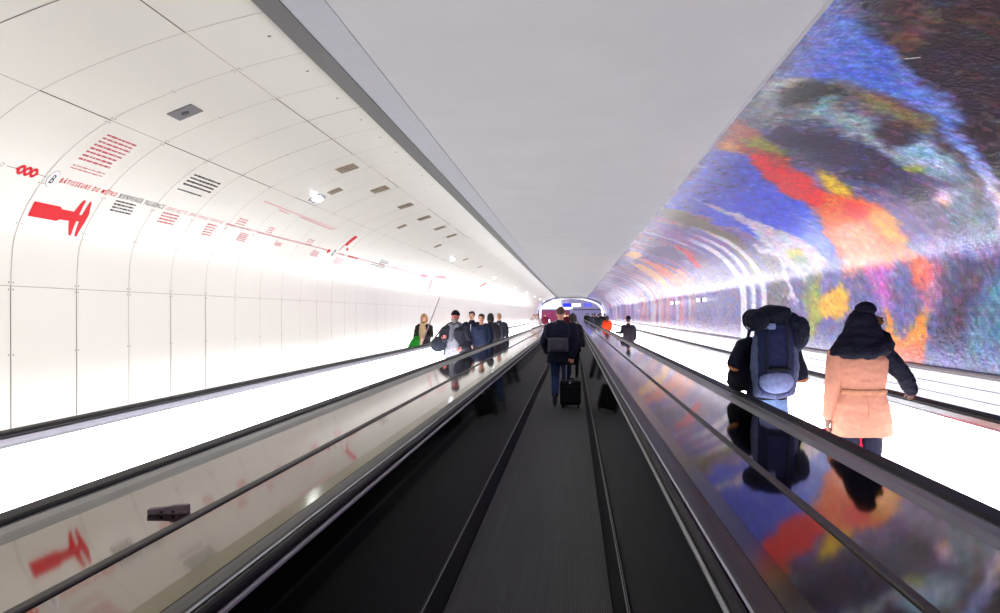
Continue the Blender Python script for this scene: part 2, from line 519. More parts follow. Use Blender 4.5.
# ---- right wall: mosaic mural
MURAL = [
 ((106,100,160), 0.5, [(19.05,4.07),(17.67,3.58),(16.46,3.29),(15.43,3.1),(14.53,2.97),(13.74,2.87),(13.04,2.8),(12.34,2.66),(11.69,2.55),(11.78,2.09),(11.79,1.62),(11.79,1.15),(11.79,0.68),(12.33,0.68),(12.94,0.67),(13.61,0.67),(14.36,0.66),(15.23,0.65),(16.24,0.64),(17.46,0.62),(18.98,0.59),(21.04,0.54),(20.74,2.43)]),
 ((38,28,42), 0.06, [(9.91,6.3),(10.65,5.97),(11.45,5.56),(11.81,4.99),(12.18,4.41),(12.57,3.86),(12.76,3.42),(12.85,3.08),(12.65,2.6),(12.29,2.19),(11.87,1.83),(11.47,1.51),(11.47,1.91),(11.45,2.3),(11.3,2.69),(11.05,3.07),(10.71,3.45),(10.31,3.81),(9.85,4.16),(9.37,4.47),(8.92,4.75),(9.1,4.96),(9.28,5.19),(9.46,5.44),(9.62,5.71),(9.77,6)]),
 ((105,75,66), 0.25, [(10.45,5.74),(10.33,5.53),(11.5,4.96),(11.69,5.05),(11.37,5.36)]),
 ((90,62,50), 0.25, [(10.74,5.07),(10.4,4.78),(10.97,4.52),(11.12,4.78)]),
 ((62,44,54), 0.25, [(11.79,4.75),(11.38,4.58),(11.7,3.81),(12.53,3.57),(12.38,4.06)]),
 ((70,70,95), 0.15, [(11.07,5.86),(11.05,5.66),(11.4,5.42),(11.45,5.56)]),
 ((135,95,85), 0.12, [(11.41,5.27),(11.29,5.25),(11.37,5.13),(11.54,5.06),(11.6,5.14)]),
 ((108,136,232), 0.06, [(12.85,5.8),(11.73,5.93),(10.78,6.02),(11.29,5.73),(11.72,5.18),(12.12,4.56),(12.61,3.82),(12.85,3.08),(13.06,2.49),(13.07,3.08),(12.82,3.71),(12.54,4.23),(12.52,4.63),(12.5,4.97),(12.58,5.37)]),
 ((122,140,214), 0.25, [(12.92,5.84),(11.8,5.93),(10.85,6),(11.47,5.69),(12.72,5.5)]),
 ((140,165,240), 0.15, [(11.9,4.99),(12.16,4.53),(12.64,3.8),(12.89,3.03),(13.11,2.69),(13.03,3.21),(12.77,3.88),(12.52,4.47)]),
 ((215,220,250), 0.12, [(12.75,3.77),(12.92,2.93),(13.13,2.5),(13.11,3.02)]),
 ((92,84,118), 0.07, [(14.66,5.97),(12.97,5.93),(12.58,5.37),(12.56,4.89),(12.54,4.57),(12.54,4.17),(12.8,3.7),(13.11,3.02),(13.19,2.51),(12.61,1.9),(13.27,2.09),(14,2.32),(14.74,2.62),(14.91,3.54),(14.67,4.17),(14.79,4.58),(14.62,5.31)]),
 ((128,134,140), 0.15, [(13.51,5.91),(12.88,5.85),(12.66,5.33),(12.64,4.99),(13.32,4.75),(13.62,5.23),(14.16,5.66)]),
 ((185,185,190), 0.08, [(13.12,5.91),(12.89,5.88),(12.75,5.62),(12.97,5.64),(13.26,5.76)]),
 ((52,50,48), 0.07, [(13.23,5.71),(12.83,5.59),(12.72,5.3),(12.77,4.96),(13.06,5.2),(13.28,5.57)]),
 ((165,185,195), 0.08, [(13.27,5.42),(13.04,5.03),(13.19,4.46),(13.34,3.83),(13.43,3.53),(13.61,3.82),(13.61,4.38),(13.44,5)]),
 ((140,125,80), 0.1, [(12.75,5.01),(12.57,4.83),(12.63,4.51),(12.59,4.16),(12.86,4.12),(12.96,4.48),(12.97,4.8)]),
 ((70,50,66), 0.08, [(13.05,4.69),(12.82,4.27),(13.17,3.95),(13.44,4.09),(13.31,4.51)]),
 ((58,46,80), 0.1, [(13.87,5.31),(13.65,4.75),(13.67,4.13),(13.7,3.51),(13.73,3.12),(14.14,3.34),(14.33,4.02),(14.4,4.59),(14.28,5.32)]),
 ((100,95,115), 0.08, [(14.35,5.43),(14.29,4.88),(14.37,4.38),(14.49,4.61),(14.59,5.02)]),
 ((170,200,225), 0.08, [(13.39,4.06),(12.91,3.96),(12.98,3.64),(13.19,3.26),(13.35,3.44),(13.45,3.73)]),
 ((190,185,90), 0.05, [(13.66,3.78),(13.44,3.67),(13.49,3.57),(13.66,3.63)]),
 ((105,120,140), 0.12, [(13.06,3.64),(13.01,3.36),(13.23,2.58),(13.74,2.6),(13.55,3.14)]),
 ((95,80,85), 0.06, [(12.66,4.14),(12.83,3.68),(13.09,3.04),(13.2,3.22),(12.97,3.79)]),
 ((118,88,150), 0.2, [(14.7,3.82),(14.2,3.26),(13.85,2.84),(14.24,2.57),(14.97,2.88)]),
 ((225,195,215), 0.06, [(13.6,3.36),(13.44,3.27),(13.56,3.07),(13.72,3.06),(13.78,3.21)]),
 ((235,160,110), 0.03, [(13.69,3.17),(13.58,3.14),(13.67,3.05),(13.75,3.07)]),
 ((150,140,190), 0.15, [(14.64,2.8),(13.74,2.61),(12.93,2.47),(12.85,2.22),(13.72,2.33),(14.71,2.49)]),
 ((225,200,190), 0.08, [(12.89,3.17),(12.73,3.05),(12.84,2.35),(13.14,2.69)]),
 ((70,96,228), 0.04, [(17.85,5.83),(14.98,5.9),(14.97,5.38),(15.61,4.42),(15.65,3.7),(15.79,3.15),(16,2.62),(17.12,2.77),(17.33,3.58),(17.57,4.48),(17.37,5.33)]),
 ((70,88,180), 0.3, [(17.78,5.6),(15.05,5.88),(15.13,5.22),(15.86,5.03),(17.33,5.11)]),
 ((125,150,240), 0.15, [(15.93,3.79),(15.65,3.64),(15.89,2.96),(16.09,2.64),(16.74,2.94)]),
 ((175,85,55), 0.05, [(14.86,5.95),(13.98,5.92),(14.34,5.41),(14.74,4.7),(14.87,5.03),(14.88,5.58)]),
 ((150,145,40), 0.06, [(14.45,5.71),(14.33,5.44),(14.43,5.01),(14.69,5.04),(14.68,5.51)]),
 ((200,130,50), 0.03, [(14.88,5.91),(14.54,5.87),(14.71,5.6),(14.91,5.64)]),
 ((242,26,14), 0.05, [(14.85,5.48),(14.69,5.04),(14.87,4.54),(15,4.01),(15.43,3.7),(15.62,3.87),(15.55,4.45)]),
 ((190,60,40), 0.05, [(14.66,5.36),(14.61,5.04),(14.79,4.75),(14.96,4.94)]),
 ((255,120,45), 0.06, [(15.05,4.04),(14.87,3.77),(14.62,3.42),(14.58,2.89),(14.68,2.42),(15.38,2.49),(15.9,2.81),(15.78,3.27),(15.61,3.74)]),
 ((240,60,30), 0.08, [(15.03,3.72),(14.81,3.49),(15.14,3.24),(15.29,3.45)]),
 ((235,200,25), 0.05, [(14.61,4.33),(14.56,4.12),(14.73,3.7),(14.93,3.7),(14.93,4.02)]),
 ((255,160,120), 0.1, [(15.71,3.29),(14.95,3.18),(15,2.47),(15.23,2.28),(15.9,2.51)]),
 ((245,165,30), 0.06, [(14.81,3.49),(14.6,3.24),(14.42,2.76),(14.64,2.65),(14.95,2.91)]),
 ((240,120,80), 0.06, [(14.65,2.69),(14.46,2.54),(14.34,2.2),(14.41,1.96),(14.65,2.18)]),
 ((205,195,215), 0.04, [(16.9,5.37),(16.88,4.66),(16.81,3.89),(16.46,3.3),(16.27,2.55),(16.88,2.31),(17.38,3.02),(17.26,4.05)]),
 ((190,180,50), 0.04, [(16.96,3.13),(16.73,3.06),(16.82,2.91),(17.05,2.96)]),
 ((120,150,110), 0.05, [(16.94,2.96),(16.74,2.86),(16.77,2.63),(16.99,2.77)]),
 ((225,215,235), 0.04, [(17.52,3.56),(17.29,3.14),(17.23,2.42),(17.17,1.85),(17.47,2.17)]),
 ((100,90,110), 0.06, [(17.54,3.31),(17.38,2.91),(17.39,1.74),(17.76,1.13),(18.1,2.02)]),
 ((118,112,75), 0.04, [(17.59,6.1),(17.55,5.25),(17.68,4.27),(17.83,3.42),(18.1,2.36),(18.33,2.68),(18.2,3.58),(18.07,4.71),(18.08,5.58)]),
 ((110,95,75), 0.05, [(17.93,3.9),(17.88,3.37),(18.04,2.83),(18.26,3.14)]),
 ((225,55,80), 0.05, [(19.45,4.84),(19.34,4.46),(19.68,3.42),(19.87,3.56)]),
 ((108,104,142), 0.06, [(20.1,5.61),(19.55,4.86),(19.89,3.8),(20.49,4.62)]),
 ((235,180,90), 0.05, [(21.1,5.87),(20.54,5.74),(20.72,5.12),(21.09,5.33)]),
 ((245,190,130), 0.04, [(21.64,5.5),(21.42,4.74),(21.72,3.46),(21.95,2.55),(22.29,2.85),(22.12,4.14)]),
 ((235,140,100), 0.05, [(21,5.2),(21.01,4.05),(21.02,2.79),(21.37,2.76),(21.65,3.82)]),
 ((240,150,130), 0.06, [(20.9,4.58),(20.68,3.83),(20.46,2.81),(20.84,2.75)]),
 ((245,185,40), 0.06, [(16.68,1.84),(16.31,2.12),(16.01,2.35),(15.87,1.72),(16.21,1.54),(16.61,1.49)]),
 ((165,170,60), 0.08, [(16.98,1.95),(16.57,2.38),(16.46,1.49),(16.8,1.1)]),
 ((120,125,120), 0.1, [(16.92,2.66),(16.62,2.45),(16.86,1.74)]),
 ((245,160,45), 0.06, [(15.26,1.62),(14.93,1.37),(14.66,1.59),(14.38,1.81),(14.32,1.43),(14.55,1.07),(14.87,0.95),(15.15,1.14)]),
 ((245,120,80), 0.1, [(15.06,1.16),(14.43,1.35),(14.6,0.95),(14.97,0.9)]),
 ((205,110,200), 0.12, [(15.43,2.46),(15.09,2.48),(15.08,1.68),(15.33,1.68)]),
 ((220,130,170), 0.12, [(14.47,2.25),(14.18,2.36),(14.17,1.77),(14.38,1.78)]),
 ((78,66,105), 0.15, [(14.22,2.25),(13.43,2.2),(13.68,1.57),(13.86,1.16),(14.21,1.18)]),
 ((95,135,165), 0.1, [(13.44,2.08),(13.12,2.27),(12.41,2.2),(11.78,2.14),(11.79,1.66),(11.79,1.17),(11.79,0.68),(12.39,0.7),(13.07,0.71),(13.83,0.74),(13.71,1.45)]),
 ((120,125,185), 0.15, [(14.35,1.12),(13.27,1.17),(13.27,0.82),(14.52,0.77)]),
]
def mural_colours(Yv, Sv):
    """Tile colours (sRGB) of the mosaic in wall coordinates."""
    def fbm(a, b, f, seed):
        out = np.zeros_like(a)
        for o in range(4):
            g = f * 2 ** o
            out += np.array([mnoise.noise(Vector((x * g, y * g, seed + o * 7.1))) for x, y in zip(a, b)]) * 0.5 ** o
        return out
    Q = np.log(Yv) * 6
    n1 = fbm(Q, Sv, 1.6, 3.0); n2 = fbm(Q, Sv, 1.6, 31.0)
    q = Q + n1 * 0.16 + rng.normal(0, 0.02, Q.shape)
    s = Sv + n2 * 0.16 + rng.normal(0, 0.02, Q.shape)
    # far half: bands along the corridor
    pal = np.array([(132,126,205),(150,140,215),(196,150,215),(120,112,200),(206,150,190),(240,200,196),(226,128,150),(160,150,225),(205,135,210),(140,126,205),(120,130,215),(232,164,140),(200,130,205),(150,150,225)], float)
    bands = np.array([mnoise.noise(Vector((y * 0.42, 0.0, 5.0))) for y in (np.log(Yv) * 9.5)])
    idx = (np.array([mnoise.noise(Vector((v * 0.9, w * 0.16, 2.0))) for v, w in zip(np.log(Yv) * 9.0, Sv)]) * 0.5 + 0.5) * (len(pal) + 8) - 4
    idx = np.clip(idx, 0, len(pal) - 1.001)
    i0 = idx.astype(int); fr = (idx - i0)[:, None]
    col = pal[i0] * (1 - fr) + pal[i0 + 1] * fr
    up = np.clip((Sv - 3.2) / 2.0, 0, 1)[:, None]
    grey = np.array((134, 130, 182), float)
    mixv = (0.65 * up * (0.6 + 0.5 * n2[:, None])).clip(0, 1)
    col = col * (1 - mixv) + grey * mixv
    streak = np.array([mnoise.noise(Vector((v * 3.4, w * 0.2, 9.0))) for v, w in zip(np.log(Yv) * 9.0, Sv)])
    st = (np.clip((streak - 0.18) / 0.2, 0, 1) * 0.8)[:, None]
    col = col * (1 - st) + np.array((238, 236, 252), float) * st
    col = col * 0.86
    def put(mask, c):
        nonlocal col
        mk = mask.clip(0, 1)[:, None]
        col = col * (1 - mk) + np.array(c, float) * mk
    for c, soft, pts in MURAL:
        a = np.array(pts); b = np.roll(a, -1, axis=0)
        inside = np.zeros(q.shape, bool); d2 = np.full(q.shape, 1e9)
        for (x0, y0), (x1, y1) in zip(a, b):
            if y0 != y1:
                inside ^= ((y0 > s) != (y1 > s)) & (q < (x1 - x0) * (s - y0) / (y1 - y0) + x0)
            ex, ey = x1 - x0, y1 - y0
            L = ex * ex + ey * ey or 1e-9
            t = (((q - x0) * ex + (s - y0) * ey) / L).clip(0, 1)
            d2 = np.minimum(d2, (q - x0 - t * ex) ** 2 + (s - y0 - t * ey) ** 2)
        d = np.sqrt(d2) * np.where(inside, 1, -1)
        put(d / (2 * soft) + 0.5, c)
    # white upright bands, fading out higher up
    for y0, y1 in ((20.1, 20.75), (21.25, 21.9), (22.4, 23.3)):
        e = np.minimum(Yv - y0, y1 - Yv) / 0.12
        put(e.clip(0, 1) * (1 - ((Sv - 4.0) / 1.0).clip(0, 1)) * 0.9, (240, 240, 252))
    # fine mottling, tile to tile
    amp = np.where(Yv < 20, 1.0, 0.5)
    col += (rng.normal(0, 13, Q.shape) * amp)[:, None] + rng.normal(0, 7, (len(Q), 3))
    n3 = fbm(Q, Sv, 4.5, 51.0); n4 = fbm(Q, Sv, 4.5, 77.0); n5 = fbm(Q * 0.6 + Sv, Sv * 1.3 - Q * 0.4, 9.0, 90.0)
    vary = (0.35 + 0.65 * np.clip(1.2 - np.abs(col[:, 2] - col[:, 0]) / 120.0, 0, 1))
    col += ((n1 * 14 + n5 * 26) * vary)[:, None]
    col += np.stack([n3 * 22, n4 * 14 - n3 * 6, -n3 * 16], axis=1) * vary[:, None]
    lum = col.mean(axis=1, keepdims=True)
    col = lum + (col - lum) * 1.12
    col = 255 * (col.clip(4, 255) / 255) ** 1.12
    return col.clip(4, 255)

def mural_material():
    m = bpy.data.materials.new('glazed_mosaic_mural')
    m.use_nodes = True
    nt = m.node_tree
    b = nt.nodes['Principled BSDF']
    at = nt.nodes.new('ShaderNodeAttribute'); at.attribute_name = 'tile_colour'
    uv = nt.nodes.new('ShaderNodeUVMap'); uv.uv_map = 'wall'
    br = nt.nodes.new('ShaderNodeTexBrick')
    br.inputs['Scale'].default_value = 1.0
    br.inputs['Mortar Size'].default_value = 0.0022
    br.inputs['Brick Width'].default_value = 0.048
    br.inputs['Row Height'].default_value = 0.042
    br.inputs['Color1'].default_value = (0.72, 0.72, 0.72, 1)
    br.inputs['Color2'].default_value = (1.25, 1.25, 1.25, 1)
    br.inputs['Mortar'].default_value = (0.62, 0.62, 0.7, 1)
    nt.links.new(uv.outputs['UV'], br.inputs['Vector'])
    mx = nt.nodes.new('ShaderNodeMix'); mx.data_type = 'RGBA'; mx.blend_type = 'MULTIPLY'
    mx.inputs['Factor'].default_value = 1.0
    nt.links.new(at.outputs['Color'], mx.inputs['A'])
    nt.links.new(br.outputs['Color'], mx.inputs['B'])
    nt.links.new(mx.outputs['Result'], b.inputs['Base Color'])
    b.inputs['Roughness'].default_value = 0.2
    b.inputs['Specular IOR Level'].default_value = 0.38
    # each glazed tile tilts a little differently
    sc = nt.nodes.new('ShaderNodeVectorMath'); sc.operation = 'DIVIDE'; sc.inputs[1].default_value = (0.048, 0.042, 1)
    nt.links.new(uv.outputs['UV'], sc.inputs[0])
    vo = nt.nodes.new('ShaderNodeTexVoronoi'); vo.inputs['Scale'].default_value = 1.0
    nt.links.new(sc.outputs['Vector'], vo.inputs['Vector'])
    bp = nt.nodes.new('ShaderNodeBump')
    bp.inputs['Strength'].default_value = 0.24
    bp.inputs['Distance'].default_value = 0.01
    nt.links.new(vo.outputs['Distance'], bp.inputs['Height'])
    nt.links.new(bp.outputs['Normal'], b.inputs['Normal'])
    return m

def build_mural():
    ys = [TUN0 + 0.3 * i for i in range(int((5.0 - TUN0) / 0.3))]
    y = 5.0
    while y < TUN1:
        ys.append(y); y *= 1.0085
    ys.append(TUN1)
    sl = [0.0, 0.85] + [0.9 + 0.062 * i for i in range(int((6.6 - 0.9) / 0.062) + 1)] + [7.2, ARC[-1]]
    me = vault_sheet('wall_right', 1, TUN0, TUN1, None, sl, ys)
    ns = len(sl)
    Yv = np.repeat(np.array(ys), ns); Sv = np.tile(np.array(sl), len(ys))
    col = mural_colours(np.maximum(Yv, 4.0), Sv) / 255.0
    linc = np.where(col <= 0.04045, col / 12.92, ((col + 0.055) / 1.055) ** 2.4)
    ca = me.color_attributes.new('tile_colour', 'FLOAT_COLOR', 'POINT')
    buf = np.ones((len(Yv), 4), np.float32); buf[:, :3] = linc
    ca.data.foreach_set('color', buf.ravel())
    ul = me.uv_layers.new(name='wall')
    vi = np.empty(len(me.loops), np.int32); me.loops.foreach_get('vertex_index', vi)
    uvs = np.empty((len(vi), 2), np.float32); uvs[:, 0] = Yv[vi]; uvs[:, 1] = Sv[vi]
    ul.data.foreach_set('uv', uvs.ravel())
    return tag(link('wall_right', me, mural_material(), None, True), kind='structure')
wall_right = build_mural()

# white boarded dado and its cap rail under the mural
XR = CX + 5.25
bm = bmesh.new()
for i in range(6):
    z0 = 0.02 + i * 0.143
    prism(bm, [(XR - 0.045, z0), (XR - 0.045, z0 + 0.128), (XR - 0.004, z0 + 0.128), (XR - 0.004, z0)], TUN0 + .01, TUN1)
dado = tag(from_bm('baseboard_right', bm, M_DADO), kind='structure')
bm = bmesh.new()
prism(bm, [(XR - 0.008, 0.0), (XR - 0.002, 0.0), (XR - 0.002, 0.9), (XR - 0.008, 0.9)], TUN0 + .01, TUN1)
from_bm('board_backing', bm, mat('dado_gap', (196, 196, 214), rough=0.6), dado)
bm = bmesh.new()
prism(bm, [(XR - 0.085, 0.88), (XR - 0.09, 0.905), (XR - 0.08, 0.93), (XR - 0.004, 0.93), (XR - 0.004, 0.88)], TUN0 + .01, TUN1)
from_bm('cap_rail', bm, M_CAP, dado)

# ------------------------------------------------------------------ moving walkways
WY0, WY1 = -2.5, 113.0
def walkway(label, c, half_top, lit, hand_w, hand_h, bevel_w, outer):
    """belt, skirting, side panels, handrails and metal edging, mirrored about x = c."""
    t = thing('moving_walkway', label, 'moving walkway', (c, WY0, 0))
    L = WY1 - WY0
    bm = bmesh.new()
    prism(bm, [(-0.47, -0.055), (0.47, -0.055), (0.47, 0.0), (-0.47, 0.0)], 0, L)
    from_bm('belt', bm, M_BELT, t)
    for sg in (-1, 1):
        def P(name, pts, m, smooth=False):
            bm = bmesh.new()
            prism(bm, [(sg * x, z) for x, z in pts], 0, L)
            return from_bm(name, bm, m, t, smooth)
        P('skirting', [(0.475, -0.055), (0.475, 0.005), (0.530, 0.10), (0.56, 0.10), (0.56, -0.055)], M_SKIRT)
        P('skirting_bead', [(0.532, 0.0985), (0.532, 0.103), (0.537, 0.104), (0.537, 0.0985)], M_BEAD)
        h = half_top
        zt = 0.885 if not lit else 0.85
        P('side_panel', [(0.540, 0.10), (h - 0.008, zt), (h + 0.012, zt), (0.575, 0.10)], M_LIT if lit else M_BLACKGLASS)
        if lit:
            P('rail_carrier', [(h - 0.012, 0.85), (h - 0.018, 0.87), (h - 0.012, 0.905), (h + 0.03, 0.905), (h + 0.03, 0.85)], M_ALU)
        else:
            P('rail_carrier', [(h - 0.007, 0.886), (h - 0.007, 0.895), (h + 0.001, 0.897), (h + 0.010, 0.895), (h + 0.010, 0.886)], mat('pale_rail_carrier', (186, 186, 190), rough=0.45, metal=0.2, var=0.02))
        x0, x1 = h + 0.004, h + 0.004 + hand_w
        zb, zh = 0.898, 0.898 + hand_h
        r = hand_h * 0.45
        P('handrail', [(x0, zb), (x0, zh - r), (x0 + r * .35, zh - r * .35), (x0 + r, zh), (x1 - r, zh), (x1 - r * .35, zh - r * .35), (x1, zh - r), (x1, zb)], M_RUBBER)
        P('rail_lip', [(x1 + 0.001, 0.89), (x1 + 0.001, 0.925), (x1 + 0.009, 0.927), (x1 + 0.009, 0.89)], M_ALU)
        x2 = x1 + 0.009
        P('metal_bevel', [(x2, 0.85), (x2, 0.922), (x2 + 0.012, 0.926), (x2 + bevel_w * .55, 0.918), (x2 + bevel_w, 0.9005), (x2 + bevel_w, 0.85)], M_STEEL_BEVEL if lit else M_DARK_BEVEL)
        if outer == sg:
            P('outer_cladding', [(x2 + bevel_w - 0.03, -0.055), (x2 + bevel_w - 0.03, 0.85), (x2 + bevel_w, 0.85), (x2 + bevel_w, -0.055)], M_LIT_OUT)
    return t
walkway('centre moving walkway with unlit black glass sides', CX, 0.642, False, 0.034, 0.03, 0.095, 0)
walkway('left moving walkway with glowing white sides, carrying people towards the camera', CX - 2.48, 0.66, True, 0.112, 0.04, 0.095, -1)
walkway('right moving walkway with glowing white sides, carrying the hiker with the rucksack', CX + 2.48, 0.66, True, 0.112, 0.04, 0.095, 1)

def deck(label, sg):
    t = thing('steel_deck', label, 'deck', (CX, WY0, 0))
    L = WY1 - WY0
    def P(name, pts, m):
        bm = bmesh.new(); prism(bm, [(sg * x, z) for x, z in pts], 0, L); return from_bm(name, bm, m, t)
    P('edge_strip', [(0.786, 0.87), (0.786, 0.9015), (0.86, 0.9025), (0.86, 0.87)], M_STEEL_STRIP)
    P('deck_plate', [(0.861, 0.87), (0.861, 0.902), (1.129, 0.902), (1.129, 0.87)], M_DECK)
    P('centre_bar', [(1.130, 0.86), (1.130, 0.906), (1.136, 0.910), (1.164, 0.910), (1.170, 0.906), (1.170, 0.86)], M_BAR)
    P('deck_plate', [(1.171, 0.87), (1.171, 0.902), (1.596, 0.902), (1.596, 0.87)], M_DECK)
    P('deck_body', [(0.79, -0.055), (0.79, 0.868), (1.59, 0.868), (1.59, -0.055)], M_SKIRT)
    return t
deck('polished steel deck between the centre and left walkways, with a crushed carton on it', -1)
deck('polished steel deck between the centre and right walkways, mirroring the mural', 1)

# small crushed carton lying on the left deck
t = thing('crushed_carton', 'small crushed grey carton lying on the left steel deck', 'litter', (-1.515, 2.925, 0.903), rz=math.radians(9))
bm = bmesh.new()
box(bm, (0, 0, 0.014), (0.142, 0.034, 0.028), bevel=0.003)
bmesh.ops.subdivide_edges(bm, edges=bm.edges[:], cuts=2, use_grid_fill=True)
for v in bm.verts:
    v.co.z = max(0.0005, v.co.z * (0.86 + 0.14 * v.co.x / 0.07) + 0.002 * mnoise.noise(v.co * 60))
    v.co.y += 0.003 * mnoise.noise(v.co * 45 + Vector((3, 0, 0)))
from_bm('carton_body', bm, mat('worn_grey_card', (132, 118, 126), rough=0.6, var=0.35, scale=45), t)
bm = bmesh.new(); box(bm, (0.035, 0.002, 0.0305), (0.06, 0.028, 0.0015)); from_bm('flap', bm, mat('pale_card', (176, 164, 166), rough=0.6, var=0.2, scale=40), t)
for x in (-0.02, 0.02):
    bm = bmesh.new(); box(bm, (x, -0.0165, 0.009), (0.010, 0.003, 0.010)); from_bm('tab', bm, M_BLACK, t)

# ------------------------------------------------------------------ fittings on the vault
def vault_frame(side, y, s, off=0.0):
    p = wall(side, y, s, off); p2 = wall(side, y, s + 0.05, off)
    up = (p2 - p).normalized(); ax = Vector((0, 1, 0))
    n = (wall(side, y, s, 0.05) - wall(side, y, s, 0)).normalized()
    return p, ax, up, n
def fit(name, label, cat, side, y, s, group=None):
    p, ax, up, n = vault_frame(side, y, s)
    o = thing(name, label, cat, p, group=group)
    M = Matrix((ax, up, n)).transposed()
    if M.determinant() < 0:
        M = Matrix((-ax, up, n)).transposed()
    o.rotation_euler = M.to_euler()
    return o

M_VENT = mat('vent_brown_grey', (160, 145, 122), rough=0.6, var=0.1)
M_VENT_DK = mat('vent_slot', (122, 109, 93), rough=0.7, var=0.1)
def vent(label, y, s, w=0.26, h=0.30, dot=False, group=None):
    t = fit('ceiling_vent', label, 'vent', -1, y, s, group)
    bm = bmesh.new(); box(bm, (0, 0, 0.005), (w, h, 0.012), bevel=0.003)
    from_bm('frame', bm, mat('speaker_plate', (112, 110, 112), rough=0.5) if dot else M_VENT, t)
    bm = bmesh.new()
    if dot:
        bmesh.ops.create_cone(bm, cap_ends=True, segments=20, radius1=0.045, radius2=0.03, depth=0.02, matrix=Matrix.Translation((0, 0, 0.018)))
        from_bm('speaker_dome', bm, M_TRIM_DARK, t)
    else:
        for i in range(6):
            box(bm, (0, -h * .38 + i * h * .152, 0.0125), (w * .84, h * .07, 0.004))
        tag(from_bm('slot', bm, M_VENT_DK, t))
    return t
vent('square grey plate with a round dark dome, nearest fitting on the left vault', 8.17, 4.434, 0.27, 0.27, True)
inner = [12.327, 14.414, 16.611, 18.702, 20.902, 22.95]
ordn = ['nearest', 'second', 'third', 'fourth', 'fifth', 'sixth', 'seventh', 'eighth']
for i, y in enumerate(inner):
    vent('brown slotted vent, %s from the camera in the row beside the ceiling edge' % ordn[i], y, 4.965, 0.36, 0.30, False, 'vents in the upper row of the left vault')
for i, (y, s) in enumerate([(13.373, 4.416), (18.715, 4.392), (23.9, 4.353), (29.9, 4.37), (34.6, 4.38)]):
    vent('small brown vent, %s from the camera in the lower row near the spotlights' % ordn[i], y, s, 0.26, 0.22, False, 'vents in the lower row of the left vault')

M_SPOT = mat('spotlight_lens', (235, 245, 255), rough=0.2, emit=60.0, emit_rgb=(225, 240, 255), var=0.0)
for i in range(8):
    y, s = 13.324 + 15.0 * i, 4.10
    t = fit('ceiling_spotlight', 'small bright ceiling spotlight on the left vault, %s from the camera' % ordn[i], 'spotlight', -1, y, s, 'row of spotlights along the left vault')
    bm = bmesh.new(); box(bm, (0, 0, 0.008), (0.34, 0.24, 0.016), bevel=0.004); from_bm('housing', bm, M_TRIM_DARK if i > 3 else M_ALU, t)
    for dx in (-0.075, 0.075):
        bm = bmesh.new(); bmesh.ops.create_cone(bm, cap_ends=True, segments=20, radius1=0.068, radius2=0.055, depth=0.02, matrix=Matrix.Translation((dx, 0, 0.026)))
        from_bm('lens', bm, M_SPOT, t)
    bm = bmesh.new(); box(bm, (0, 0.0, 0.04), (0.02, 0.22, 0.012)); from_bm('bracket', bm, M_TRIM_DARK, t)

# little lit sign boxes on the mural
M_SIGNLIT = mat('lit_sign_face', (245, 248, 255), rough=0.3, emit=1.6, var=0.0)
for i, y in enumerate((29.3, 37.1)):
    t = fit('wall_sign_box', 'small white lit sign box on the mural, ' + ('nearer of the two' if i == 0 else 'farther of the two'), 'sign', 1, y, 2.19, 'lit sign boxes on the mural')
    bm = bmesh.new(); box(bm, (0, 0, 0.18), (0.06, 0.13, 0.36), bevel=0.01); from_bm('housing', bm, M_SIGNLIT, t)
    bm = bmesh.new(); box(bm, (0, 0, 0.18), (0.068, 0.136, 0.09)); from_bm('dark_panel', bm, M_TRIM_DARK, t)

# short white scratch-like wire on the dark part of the mural
bm = bmesh.new(); strip(bm, 1, [(6.95, 4.93), (7.08, 5.02)], 0.012, 0.006)
from_bm('pale_mark', bm, M_WHITE, wall_right)

# ------------------------------------------------------------------ far end of the corridor
def half_ring(bm, y0, y1, r_in, r_out, z_min=0.0):
    pts = [(u, z) for u, z in PR] + [(-u, z) for u, z in reversed(PR[:-1])]
    def sec(f, y): return [bm.verts.new((CX + u * f, y, z * (f if z > 1.9 else 1.0) + (0 if z > 1.9 else 0))) for u, z in pts]
    a, b, c, d = sec(r_out, y0), sec(r_in, y0), sec(r_in, y1), sec(r_out, y1)
    for p, q in ((a, b), (b, c), (c, d), (d, a)):
        for i in range(len(p) - 1):
            bm.faces.new((p[i], p[i + 1], q[i + 1], q[i]))
M_ARCH = mat('lit_white_arch', (248, 248, 255), rough=0.4, emit=1.3, var=0.0)
bm = bmesh.new(); half_ring(bm, 121.0, 122.2, 0.90, 0.94)
tag(from_bm('trim_1', bm, M_ARCH), kind='structure')
M_END = mat('lavender_end_wall', (206, 202, 236), rough=0.5, var=0.04, scale=1)
def lunette(name, y, z0, m, x0=-9, x1=9):
    bm = bmesh.new()
    top = [(CX + u * .95, z * .95) for u, z in PR if z * .95 > z0] + [(CX - u * .95, z * .95) for u, z in reversed(PR[:-1]) if z * .95 > z0]
    top = [(x, z) for x, z in top if x0 <= x <= x1]
    a = [(top[0][0], z0)] + top + [(top[-1][0], z0)]
    prism(bm, a, y, y + 0.3)
    return from_bm(name, bm, m)
tag(lunette('wall_end', 125.0, 2.45, M_END), kind='structure')
bm = bmesh.new(); box(bm, (2.2, 124.7, 2.38), (5.4, 0.3, 0.16)); tag(from_bm('trim_2', bm, M_TRIM_DARK), kind='structure')
bm = bmesh.new(); box(bm, (-2.4, 124.7, 2.55), (4.6, 0.3, 0.30)); tag(from_bm('trim_3', bm, M_ARCH), kind='structure')
